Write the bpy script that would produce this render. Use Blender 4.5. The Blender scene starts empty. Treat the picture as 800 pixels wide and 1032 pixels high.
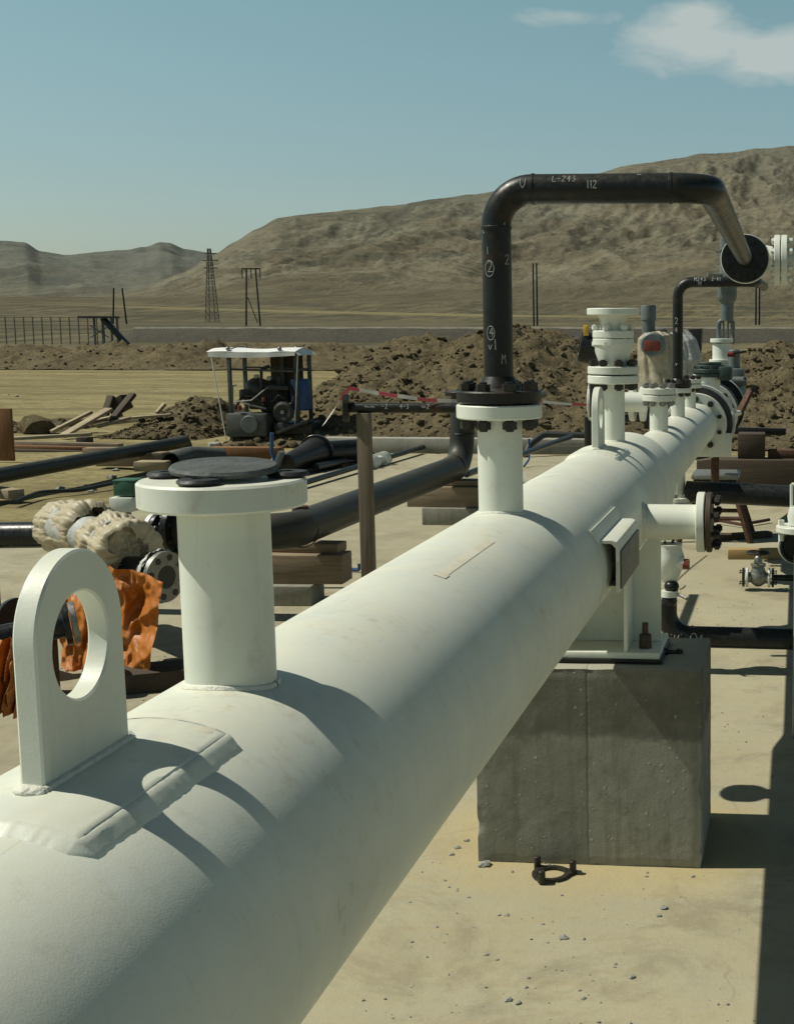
import bpy, bmesh, math, random
from mathutils import Vector, Matrix, noise
random.seed(7)
V = Vector
PI = math.pi
R_ = math.radians
sc = bpy.context.scene
COL = sc.collection

# ------------------------------------------------------------------ camera
F, CX, CY, W, HH = 1391.0, 688.0, 516.0, 800.0, 1032.0
TH = math.atan(188 / F)
FH = math.hypot(F, 188)
PSI = math.atan(117 / FH)
H = 1.79
FWD = V((-math.sin(PSI)*math.cos(TH), math.cos(PSI)*math.cos(TH), -math.sin(TH)))
RGT = V((math.cos(PSI), math.sin(PSI), 0))
UPV = RGT.cross(FWD)

def P(px, py, y):
    """point of the place at distance y along the pipe line, seen at px, py"""
    if not py: py = 430 if y < 20 else 335      # only one of the two matters to the caller
    if not px: px = 300
    r = FWD + RGT*((px-CX)/F) - UPV*((py-CY)/F)
    t = y / r.y
    return V((r.x*t, y, H + r.z*t))

def G(px, py, z=0.0):
    r = FWD + RGT*((px-CX)/F) - UPV*((py-CY)/F)
    t = (z-H) / r.z
    return V((r.x*t, r.y*t, z))

cam_d = bpy.data.cameras.new('camera')
cam = bpy.data.objects.new('camera', cam_d)
COL.objects.link(cam)
rot = Matrix((RGT, UPV, -FWD)).transposed()
cam.matrix_world = Matrix.Translation((0, 0, H)) @ rot.to_4x4()
cam_d.sensor_fit = 'HORIZONTAL'
cam_d.sensor_width = 36
cam_d.lens = 36*F/W
cam_d.shift_x = -(CX - W/2)/W
cam_d.clip_start = 0.05
cam_d.clip_end = 30000
sc.camera = cam

# ------------------------------------------------------------------ materials
class NT:
    def __init__(s, name):
        s.m = bpy.data.materials.new(name); s.m.use_nodes = True
        s.t = s.m.node_tree; s.n = s.t.nodes; s.l = s.t.links
        s.b = s.n['Principled BSDF']
        tc = s.n.new('ShaderNodeTexCoord'); s.obj = tc.outputs['Object']
        s.geo = s.n.new('ShaderNodeNewGeometry')
    def noise(s, scale, detail=4, rough=.55, vec=None, stretch=None, dist=0):
        n = s.n.new('ShaderNodeTexNoise'); n.inputs['Scale'].default_value = scale
        n.inputs['Detail'].default_value = detail; n.inputs['Roughness'].default_value = rough
        n.inputs['Distortion'].default_value = dist
        v = vec or s.obj
        if stretch:
            mp = s.n.new('ShaderNodeMapping'); mp.inputs['Scale'].default_value = stretch
            s.l.new(v, mp.inputs['Vector']); v = mp.outputs['Vector']
        s.l.new(v, n.inputs['Vector']); return n.outputs['Fac']
    def vor(s, scale, feature='F1', vec=None, out='Distance'):
        n = s.n.new('ShaderNodeTexVoronoi'); n.inputs['Scale'].default_value = scale; n.feature = feature
        s.l.new(vec or s.obj, n.inputs['Vector']); return n.outputs[out]
    def ramp(s, f, stops, interp='LINEAR'):
        r = s.n.new('ShaderNodeValToRGB'); cr = r.color_ramp; cr.interpolation = interp
        while len(cr.elements) < len(stops): cr.elements.new(.5)
        for e, (p, c) in zip(cr.elements, stops):
            e.position = p
            if not hasattr(c, '__len__'): c = (c, c, c)
            e.color = (*c, 1)
        s.l.new(f, r.inputs['Fac']); return r.outputs['Color']
    def mix(s, f, a, b, mode='MIX'):
        n = s.n.new('ShaderNodeMix'); n.data_type = 'RGBA'; n.blend_type = mode
        for i, x in ((0, f), (6, a), (7, b)):
            if hasattr(x, 'is_linked') or isinstance(x, bpy.types.NodeSocket): s.l.new(x, n.inputs[i])
            elif i == 0: n.inputs[0].default_value = x
            else: n.inputs[i].default_value = (*x, 1)
        return n.outputs[2]
    def math(s, op, a, b=0.0):
        n = s.n.new('ShaderNodeMath'); n.operation = op
        for i, x in enumerate((a, b)):
            if isinstance(x, bpy.types.NodeSocket): s.l.new(x, n.inputs[i])
            else: n.inputs[i].default_value = x
        return n.outputs[0]
    def sep(s, vec):
        n = s.n.new('ShaderNodeSeparateXYZ'); s.l.new(vec, n.inputs[0]); return n.outputs
    def bump(s, h, strength, dist=.01, prev=None):
        n = s.n.new('ShaderNodeBump'); n.inputs['Strength'].default_value = strength
        n.inputs['Distance'].default_value = dist
        s.l.new(h, n.inputs['Height'])
        if prev: s.l.new(prev, n.inputs['Normal'])
        return n.outputs['Normal']
    def out(s, col=None, rough=None, nrm=None, metal=None, spec=None):
        for k, x in (('Base Color', col), ('Roughness', rough), ('Normal', nrm), ('Metallic', metal), ('Specular IOR Level', spec)):
            if x is None: continue
            if isinstance(x, bpy.types.NodeSocket): s.l.new(x, s.b.inputs[k])
            elif hasattr(x, '__len__'): s.b.inputs[k].default_value = (*x, 1)
            else: s.b.inputs[k].default_value = x
        return s.m

def m_paint(name, base, dust, dustamt=.6, rough=.42, bumpk=.05):
    t = NT(name)
    n1 = t.noise(3.2, 5, .6); n2 = t.noise(45, 3); n3 = t.noise(420, 2); n4 = t.noise(11, 7, .72); n5 = t.noise(28, 7, .75)
    c = t.mix(t.ramp(n1, [(.35, 0), (.7, 1)]), base, tuple(x*.90 for x in base))
    nz = t.math('MAXIMUM', t.sep(t.geo.outputs['Normal'])[2], 0.0)
    up = t.math('MULTIPLY', t.math('POWER', nz, 1.6), dustamt)
    du = t.math('MULTIPLY', up, t.ramp(n4, [(.30, .15), (.66, 1)]))
    c = t.mix(du, c, dust)
    # blotches of dried dirt, thin scuffs, rust specks
    bl = t.math('MULTIPLY', t.ramp(n5, [(.54, 0), (.72, 1)]), t.ramp(n1, [(.42, .1), (.62, 1)]))
    c = t.mix(t.math('MULTIPLY', bl, .60), c, (.44, .37, .24))
    sc_ = t.ramp(t.noise(16, 5, .7, stretch=(7, .7, 7), dist=.8), [(.665, 0), (.70, 1)])
    c = t.mix(t.math('MULTIPLY', sc_, .45), c, (.42, .40, .33))
    sp = t.math('MULTIPLY', t.ramp(t.noise(120, 4, .75), [(.70, 0), (.735, 1)]), t.ramp(n4, [(.48, 0), (.62, 1)]))
    c = t.mix(t.math('MULTIPLY', sp, .7), c, (.20, .11, .05))
    st = t.ramp(t.noise(5, 5, .65, stretch=(6, 6, .8)), [(.58, 0), (.8, 1)])
    c = t.mix(t.math('MULTIPLY', st, .32), c, (.40, .34, .23))
    nr = t.bump(n3, bumpk, .004); nr = t.bump(n2, bumpk*.6, .01, nr)
    return t.out(c, t.ramp(n4, [(.3, rough-.1), (.7, rough+.2)]), nr)

def m_black(name, base=(.0065, .0085, .0085), rust=.7, rough=.30, dust=.13):
    t = NT(name)
    n1 = t.noise(7, 6, .7); n2 = t.noise(60, 4, .7); n3 = t.noise(2.5, 3)
    c = t.mix(t.ramp(n2, [(.35, 0), (.7, 1)]), base, tuple(x*1.9 for x in base))
    rs = t.math('MULTIPLY', t.ramp(n1, [(.52, 0), (.72, 1)]), rust)
    c = t.mix(rs, c, (.085, .040, .018))
    up = t.math('MULTIPLY', t.math('MAXIMUM', t.sep(t.geo.outputs['Normal'])[2], 0.0), dust)
    c = t.mix(t.math('MULTIPLY', up, t.ramp(n3, [(.3, .3), (.7, 1)])), c, (.20, .175, .13))
    return t.out(c, t.ramp(n2, [(.3, rough-.06), (.7, rough+.2)]), t.bump(n2, .12, .004), spec=.32)

def m_plain(name, a, b, scale=30, rough=.6, metal=0.0, bumpk=.15, bscale=120):
    t = NT(name)
    n = t.noise(scale, 5, .65); n2 = t.noise(bscale, 3)
    c = t.mix(t.ramp(n, [(.35, 0), (.68, 1)]), a, b)
    return t.out(c, t.ramp(n, [(.3, rough-.07), (.7, rough+.1)]), t.bump(n2, bumpk, .004), metal)

def m_wood(name, a, b, axis=0):
    t = NT(name)
    st = [9, 9, 9]; st[axis] = .5
    g = t.noise(6, 6, .65, stretch=tuple(st), dist=.6)
    g2 = t.noise(2.5, 3)
    c = t.mix(t.ramp(g, [(.3, 0), (.7, 1)]), a, b)
    c = t.mix(t.math('MULTIPLY', t.ramp(g2, [(.45, 0), (.75, 1)]), .5), c, tuple(x*.45 for x in a))
    return t.out(c, .85, t.bump(g, .4, .006))

WHITE = m_paint('cream_white_paint', (.68, .715, .64), (.645, .605, .445))
WHITE2 = m_paint('white_valve_paint', (.66, .69, .625), (.60, .575, .47), .4)
BLACK = m_black('black_pipe_coating')
BLACKR = m_black('rusty_black_steel', (.008, .0085, .008), .2, .34, .14)
BLACKD = m_black('dusty_black_pipe', (.017, .020, .018), .18, .42, .22)
BLACKS = m_black('satin_black_pipe', (.0075, .010, .0105), .12, .26, .09)
BOLT = m_plain('dark_bolt_steel', (.018, .018, .017), (.045, .036, .026), 60, .5, .3)
STEEL = m_plain('zinc_bolt_steel', (.16, .165, .15), (.30, .30, .27), 60, .45, .6)
RUST = m_plain('rusted_steel', (.10, .045, .02), (.045, .022, .013), 40, .8)
BROWNFACE = m_plain('brown_flange_face', (.075, .05, .03), (.03, .022, .016), 25, .6)
GREY = m_plain('grey_machine_paint', (.125, .15, .15), (.085, .10, .10), 12, .5)
DGREEN = m_plain('dark_green_machine_paint', (.035, .06, .052), (.02, .032, .03), 18, .5)
GREYD = m_plain('grimy_grey_paint', (.080, .086, .076), (.045, .048, .041), 9, .6)
PYLON = m_plain('weathered_pylon_steel', (.135, .125, .098), (.10, .094, .075), 1, .8)
FENCEM = m_plain('pale_fence_steel', (.20, .19, .15), (.16, .15, .12), 1, .8)
GREENP = m_plain('green_box_paint', (.04, .13, .075), (.025, .085, .05), 18, .5)
RUBBER = m_plain('black_rubber', (.028, .031, .031), (.015, .017, .017), 35, .55, 0, .5, 70)
RUBBERD = m_plain('dusty_rubber', (.085, .095, .092), (.045, .052, .05), 22, .75, 0, .8, 60)
BLUE = m_plain('blue_plastic', (.02, .07, .20), (.015, .045, .13), 12, .5)
REDP = m_plain('red_paint', (.20, .03, .015), (.11, .02, .012), 20, .5)
YEL = m_plain('yellow_paint', (.62, .36, .03), (.5, .28, .03), 20, .5)
CANOPY = m_plain('white_canopy_sheet', (.82, .82, .80), (.72, .72, .70), 8, .5)
PALEK = m_plain('pale_edging', (.26, .245, .19), (.18, .17, .13), .8, .9)
TIMBER = m_wood('weathered_timber', (.30, .235, .155), (.17, .125, .08))
TIMBERY = m_wood('timber_along_line', (.30, .235, .155), (.17, .125, .08), 1)
TIMBERZ = m_wood('upright_timber', (.20, .16, .11), (.11, .085, .06), 2)
TIMBERD = m_wood('dark_timber', (.072, .050, .030), (.038, .027, .017))
TIMBERB = m_wood('pale_board', (.42, .35, .23), (.27, .21, .135))
ORANGEB = m_wood('orange_plywood', (.25, .12, .045), (.14, .065, .026), 2)
YELWOOD = m_wood('yellow_timber', (.42, .29, .12), (.28, .19, .08))
DARK = m_plain('dark_engine', (.012, .013, .014), (.03, .03, .03), 20, .5)
CHALK = m_plain('white_chalk', (.50, .52, .49), (.22, .23, .22), 140, .9)
STONE = m_plain('grey_stone', (.20, .20, .18), (.32, .31, .27), 40, .9)

def m_concrete(name, a, b, streak=.5):
    t = NT(name)
    n1 = t.noise(2.2, 6, .65); n2 = t.noise(14, 6, .7); n3 = t.noise(160, 3)
    c = t.mix(t.ramp(n1, [(.32, 0), (.7, 1)]), a, b)
    c = t.mix(t.math('MULTIPLY', t.ramp(n2, [(.5, 0), (.72, 1)]), .4), c, tuple(x*.55 for x in a))
    sk = t.noise(4, 5, .6, stretch=(5, 5, .35))
    c = t.mix(t.math('MULTIPLY', t.ramp(sk, [(.52, 0), (.75, 1)]), streak), c, tuple(x*.5 for x in a))
    pit = t.ramp(t.vor(38), [(.05, 1), (.12, 0)])
    pit = t.math('MULTIPLY', pit, t.ramp(t.noise(9, 2), [(.5, 0), (.6, 1)]))
    c = t.mix(t.math('MULTIPLY', pit, .6), c, tuple(x*.3 for x in a))
    nr = t.bump(n3, .3, .004); nr = t.bump(n2, .25, .015, nr)
    return t.out(c, .9, nr, spec=.25)

BLOCKB = m_concrete('grey_block_concrete', (.215, .21, .175), (.30, .29, .235), .55)
KERBC = m_concrete('kerb_concrete', (.27, .265, .225), (.36, .345, .29), .3)

def m_block():
    t = NT('cast_plinth_concrete')
    p = t.sep(t.obj)
    n1 = t.noise(3.5, 7, .68); n2 = t.noise(18, 6, .72); n3 = t.noise(170, 4, .7); n4 = t.noise(7, 5, .7)
    c = t.mix(t.ramp(n1, [(.32, 0), (.68, 1)]), (.175, .174, .143), (.26, .255, .21))
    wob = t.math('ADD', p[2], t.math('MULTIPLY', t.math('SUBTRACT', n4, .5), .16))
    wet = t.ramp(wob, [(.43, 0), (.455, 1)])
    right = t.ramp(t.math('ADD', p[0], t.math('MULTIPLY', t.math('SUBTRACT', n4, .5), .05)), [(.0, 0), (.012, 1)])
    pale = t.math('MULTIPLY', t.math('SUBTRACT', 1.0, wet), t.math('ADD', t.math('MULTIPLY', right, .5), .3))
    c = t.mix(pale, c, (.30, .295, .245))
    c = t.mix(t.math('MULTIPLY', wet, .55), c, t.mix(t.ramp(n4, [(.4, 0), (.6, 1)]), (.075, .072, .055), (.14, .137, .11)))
    seam = t.ramp(t.math('ABSOLUTE', t.math('ADD', p[0], t.math('MULTIPLY', t.math('SUBTRACT', n2, .5), .012))), [(.0015, 1), (.005, 0)])
    c = t.mix(t.math('MULTIPLY', seam, .25), c, (.07, .065, .05))
    sk = t.noise(3, 6, .65, stretch=(7, 7, .4))
    c = t.mix(t.math('MULTIPLY', t.ramp(sk, [(.5, 0), (.7, 1)]), .5), c, (.12, .11, .082))
    c = t.mix(t.math('MULTIPLY', t.ramp(n2, [(.5, 0), (.7, 1)]), .4), c, (.11, .10, .075))
    pit = t.ramp(t.vor(26), [(.08, 1), (.18, 0)]); pit = t.math('MULTIPLY', pit, t.ramp(t.noise(6, 3), [(.47, 0), (.55, 1)]))
    c = t.mix(t.math('MULTIPLY', pit, .7), c, (.36, .34, .28))
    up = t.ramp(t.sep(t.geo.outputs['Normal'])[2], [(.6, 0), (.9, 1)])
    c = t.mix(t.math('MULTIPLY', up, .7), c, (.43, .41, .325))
    h = t.math('ADD', t.math('MULTIPLY', n2, .6), t.math('ADD', t.math('MULTIPLY', pit, .8), t.math('MULTIPLY', seam, -.4)))
    nr = t.bump(n3, .35, .004); nr = t.bump(h, .45, .012, nr)
    return t.out(c, .92, nr, spec=.25)
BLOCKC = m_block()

def m_slab():
    t = NT('dusty_concrete_slab')
    n0 = t.noise(.55, 5, .6); n1 = t.noise(2.6, 7, .68); n2 = t.noise(17, 6, .7); n3 = t.noise(130, 4, .7)
    c = t.mix(t.ramp(n0, [(.35, 0), (.68, 1)]), (.335, .302, .198), (.395, .362, .250))
    c = t.mix(t.math('MULTIPLY', t.ramp(n1, [(.45, 0), (.72, 1)]), .55), c, (.325, .305, .235))
    c = t.mix(t.math('MULTIPLY', t.ramp(n2, [(.55, 0), (.75, 1)]), .5), c, (.27, .22, .145))
    sw = t.ramp(t.noise(3.2, 6, .68, stretch=(.55, 5, 1)), [(.46, 0), (.70, 1)])
    c = t.mix(t.math('MULTIPLY', sw, .42), c, (.34, .275, .16))
    lf = t.ramp(t.math('ADD', t.math('MULTIPLY', t.sep(t.obj)[0], -.1), t.math('MULTIPLY', t.math('SUBTRACT', n0, .5), .5)), [(.10, 0), (.30, 1)])
    c = t.mix(t.math('MULTIPLY', lf, .75), c, t.mix(t.ramp(n1, [(.4, 0), (.65, 1)]), (.27, .25, .175), (.355, .325, .23)))
    gr = t.ramp(t.noise(48, 5, .75), [(.63, 0), (.70, 1)])
    gr = t.math('MULTIPLY', gr, t.ramp(t.noise(1.3, 4, .6), [(.5, 0), (.66, 1)]))
    c = t.mix(t.math('MULTIPLY', gr, .65), c, (.17, .155, .125))
    stn = t.math('MULTIPLY', t.ramp(t.noise(1.7, 8, .74, dist=.5), [(.50, 0), (.62, 1)]), .62)
    c = t.mix(stn, c, (.225, .198, .13))
    px_, py_, pz_ = t.sep(t.obj)
    # yellow sand banked against the plinth
    ddx = t.math('MAXIMUM', t.math('SUBTRACT', t.math('ABSOLUTE', t.math('ADD', px_, .68)), .37), 0.0)
    ddy = t.math('MAXIMUM', t.math('SUBTRACT', t.math('ABSOLUTE', t.math('SUBTRACT', py_, 4.62)), .24), 0.0)
    dd = t.math('ADD', t.math('ADD', ddx, ddy), t.math('MULTIPLY', t.math('SUBTRACT', n1, .5), .35))
    c = t.mix(t.ramp(dd, [(.0, .75), (.32, 0)]), c, (.41, .33, .165))
    # hairline cracks
    cr = t.n.new('ShaderNodeTexVoronoi'); cr.feature = 'DISTANCE_TO_EDGE'; cr.inputs['Scale'].default_value = .55
    wv_ = t.n.new('ShaderNodeVectorMath'); wv_.operation = 'ADD'
    nv = t.n.new('ShaderNodeTexNoise'); nv.inputs['Scale'].default_value = 2.2; nv.inputs['Detail'].default_value = 6
    t.l.new(t.obj, nv.inputs['Vector']); t.l.new(t.obj, wv_.inputs[0])
    sv_ = t.n.new('ShaderNodeVectorMath'); sv_.operation = 'SCALE'; sv_.inputs['Scale'].default_value = .7; t.l.new(nv.outputs['Color'], sv_.inputs[0]); t.l.new(sv_.outputs[0], wv_.inputs[1])
    t.l.new(wv_.outputs[0], cr.inputs['Vector'])
    ck_ = t.math('MULTIPLY', t.ramp(cr.outputs['Distance'], [(.002, 1), (.006, 0)]), t.ramp(n1, [(.42, 0), (.55, 1)]))
    c = t.mix(t.math('MULTIPLY', ck_, .28), c, (.17, .14, .09))
    sp = t.ramp(t.vor(60), [(.06, 1), (.12, 0)])
    sp = t.math('MULTIPLY', sp, t.ramp(t.noise(5, 3), [(.50, 0), (.60, 1)]))
    c = t.mix(t.math('MULTIPLY', sp, .6), c, (.16, .15, .13))
    nr = t.bump(n3, .35, .004); nr = t.bump(n2, .3, .012, nr)
    return t.out(c, .93, nr, spec=.2)
SLAB = m_slab()

def m_dirt(name, a, b, d, sc1=1.2):
    t = NT(name)
    n0 = t.noise(sc1*.25, 5, .6); n1 = t.noise(sc1*2.2, 7, .72); n2 = t.noise(sc1*11, 6, .75); n3 = t.noise(sc1*16, 3, .6)
    c = t.mix(t.ramp(n0, [(.35, 0), (.68, 1)]), a, b)
    c = t.mix(t.math('MULTIPLY', t.ramp(n3, [(.56, 0), (.64, 1)]), .55), c, tuple(min(1, x*1.55) for x in b))
    c = t.mix(t.math('MULTIPLY', t.ramp(n1, [(.46, 0), (.68, 1)]), .7), c, d)
    c = t.mix(t.math('MULTIPLY', t.ramp(n2, [(.48, 0), (.66, 1)]), .5), c, tuple(x*.6 for x in d))
    nr = t.bump(n2, .8, .05); nr = t.bump(n1, .5, .15, nr)
    return t.out(c, .95, nr, spec=.15)
WALLC = m_dirt('grey_bank', (.074, .069, .054), (.088, .081, .063), (.060, .056, .044), .4)
SOIL = m_dirt('loose_brown_soil', (.115, .092, .052), (.170, .138, .078), (.062, .050, .030))

def m_land():
    """dusty yard near, pale field, dark scrub plain further off, all by place"""
    t = NT('dry_land')
    p = t.sep(t.geo.outputs['Position'])
    pos = t.geo.outputs['Position']
    n0 = t.noise(.12, 6, .62, pos); n1 = t.noise(1.1, 7, .7, pos); n2 = t.noise(7, 6, .72, pos)
    near = t.mix(t.ramp(n0, [(.38, 0), (.66, 1)]), (.245, .212, .105), (.315, .272, .135))
    near = t.mix(t.math('MULTIPLY', t.ramp(n1, [(.47, 0), (.60, 1)]), .65), near, (.18, .15, .075))
    tr = t.noise(.6, 8, .74, pos, stretch=(.16, 1.5, 1), dist=.4)
    near = t.mix(t.math('MULTIPLY', t.ramp(tr, [(.46, 0), (.56, 1)]), .75), near, (.155, .128, .064))
    near = t.mix(t.math('MULTIPLY', t.ramp(n2, [(.5, 0), (.62, 1)]), .55), near, (.10, .08, .046))
    b1 = t.noise(.018, 8, .72, pos, stretch=(.6, .32, 0), dist=.3)
    b2 = t.noise(.075, 7, .75, pos, stretch=(1, .16, 0)); b3 = t.noise(.012, 6, .7, pos, stretch=(.10, 1.6, 0))
    far = t.ramp(b1, [(.30, (.080, .071, .046)), (.46, (.108, .093, .057)), (.54, (.150, .128, .074)), (.60, (.098, .086, .054)), (.72, (.125, .109, .066))])
    far = t.mix(t.math('MULTIPLY', t.ramp(b2, [(.49, 0), (.57, 1)]), .7), far, (.054, .051, .033))
    b4 = t.noise(.22, 6, .75, pos, stretch=(1, .10, 0))
    far = t.mix(t.math('MULTIPLY', t.ramp(b4, [(.50, 0), (.57, 1)]), .65), far, (.048, .046, .030))
    far = t.mix(t.math('MULTIPLY', t.ramp(b3, [(.56, 0), (.61, 1)]), .7), far, (.22, .19, .095))
    f = t.ramp(t.math('DIVIDE', p[1], 1000.0), [(.075, 0), (.14, 1)])
    c = t.mix(f, near, far)
    nr = t.bump(n2, .35, .03); nr = t.bump(n1, .3, .1, nr)
    return t.out(c, .95, nr, spec=.1)
LAND = m_land()

def m_hill():
    t = NT('bare_eroded_hills')
    pos = t.geo.outputs['Position']; p = t.sep(pos)
    n0 = t.noise(.0016, 8, .66, pos, dist=.6); n1 = t.noise(.0075, 9, .76, pos, stretch=(1, .45, 2.2), dist=.7); n2 = t.noise(.03, 7, .75, pos, stretch=(1.2, .45, 1.6))
    c = t.ramp(n0, [(.32, (.098, .089, .060)), (.45, (.124, .107, .068)), (.54, (.150, .121, .075)), (.60, (.108, .097, .064)), (.72, (.134, .118, .080))])
    c = t.mix(t.math('MULTIPLY', t.ramp(n1, [(.53, 0), (.57, 1)]), .65), c, (.225, .208, .142))
    c = t.mix(t.math('MULTIPLY', t.ramp(n1, [(.36, 1), (.46, 0)]), .7), c, (.064, .060, .042))
    c = t.mix(t.math('MULTIPLY', t.ramp(n2, [(.51, 0), (.58, 1)]), .45), c, (.052, .048, .032))
    n3 = t.noise(.11, 6, .75, pos)
    c = t.mix(t.math('MULTIPLY', t.ramp(n3, [(.50, 0), (.58, 1)]), .42), c, (.047, .045, .031))
    n5 = t.noise(.0030, 9, .70, pos, stretch=(1, .55, 3.2), dist=1.1)
    c = t.mix(t.math('MULTIPLY', t.ramp(n5, [(.47, 0), (.52, 1), (.55, .1), (.60, .9), (.64, .2)]), .62), c, (.235, .213, .145))
    st = t.ramp(t.noise(.0045, 7, .72, pos, stretch=(.35, .6, 5), dist=.5), [(.54, 0), (.60, 1)])
    c = t.mix(t.math('MULTIPLY', st, .35), c, (.19, .145, .085))
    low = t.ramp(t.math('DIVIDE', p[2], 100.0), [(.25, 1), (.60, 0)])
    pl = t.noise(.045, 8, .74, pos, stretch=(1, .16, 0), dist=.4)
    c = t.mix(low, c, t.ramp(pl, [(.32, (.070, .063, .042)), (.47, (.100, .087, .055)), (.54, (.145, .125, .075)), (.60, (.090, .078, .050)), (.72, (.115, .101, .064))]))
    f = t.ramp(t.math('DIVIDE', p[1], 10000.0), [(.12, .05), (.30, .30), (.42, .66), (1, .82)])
    c = t.mix(f, c, (.118, .137, .128))  # distance haze painted into the hill colour, bluer further off
    nr = t.bump(n3, .35, 2.0); nr = t.bump(n2, .5, 6.0, nr); nr = t.bump(n1, .6, 18.0, nr)
    return t.out(c, .97, nr, spec=.05)
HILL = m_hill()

def m_wrap(name, a, b, bk=.4):
    t = NT(name)
    n = t.noise(11, 6, .7, dist=1.2); n2 = t.noise(45, 5, .7, dist=.8)
    c = t.mix(t.ramp(n, [(.35, 0), (.68, 1)]), a, b)
    c = t.mix(t.math('MULTIPLY', t.ramp(n2, [(.55, 0), (.72, 1)]), .5), c, tuple(x*.45 for x in b))
    nr = t.bump(n, bk, .05); nr = t.bump(n2, bk*.8, .012, nr)
    return t.out(c, t.ramp(n2, [(.3, .3), (.7, .65)]), nr)
WRAP = m_wrap('brown_packing_wrap', (.47, .41, .285), (.38, .32, .21), .2)
FILM = m_wrap('clear_film_wrap', (.52, .53, .50), (.36, .37, .35))
FILMT = m_wrap('tan_film_wrap', (.42, .37, .27), (.28, .245, .17), .25)
ORANGE = m_wrap('orange_tarpaulin', (.44, .145, .012), (.36, .105, .009), .25)

def m_tape():
    t = NT('red_white_tape')
    w = t.n.new('ShaderNodeTexWave'); w.wave_type = 'BANDS'; w.bands_direction = 'X'
    w.inputs['Scale'].default_value = 1.5; w.inputs['Distortion'].default_value = .3
    t.l.new(t.obj, w.inputs['Vector'])
    c = t.ramp(w.outputs['Fac'], [(.49, (.48, .07, .10)), (.51, (.62, .60, .56))])
    return t.out(c, .5)
TAPE = m_tape()

def m_plate():
    t = NT('scratched_plate')
    n = t.noise(22, 6, .75, dist=1.0)
    c = t.ramp(n, [(.35, (.06, .06, .052)), (.5, (.15, .15, .13)), (.66, (.035, .034, .03))])
    return t.out(c, .5, t.bump(n, .3, .004))
PLATE = m_plate()
RESIDUE = m_plain('tape_residue', (.62, .57, .43), (.68, .665, .56), 34, .7)
WELD = m_plain('painted_weld', (.68, .68, .60), (.62, .61, .52), 60, .55, 0, .9, 90)

# ------------------------------------------------------------------ mesh builder
def frame(ax):
    ax = V(ax).normalized()
    up = V((0, 0, 1)) if abs(ax.z) < .95 else V((0, 1, 0))
    u = ax.cross(up).normalized(); v = u.cross(ax).normalized()
    return ax, u, v

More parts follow.
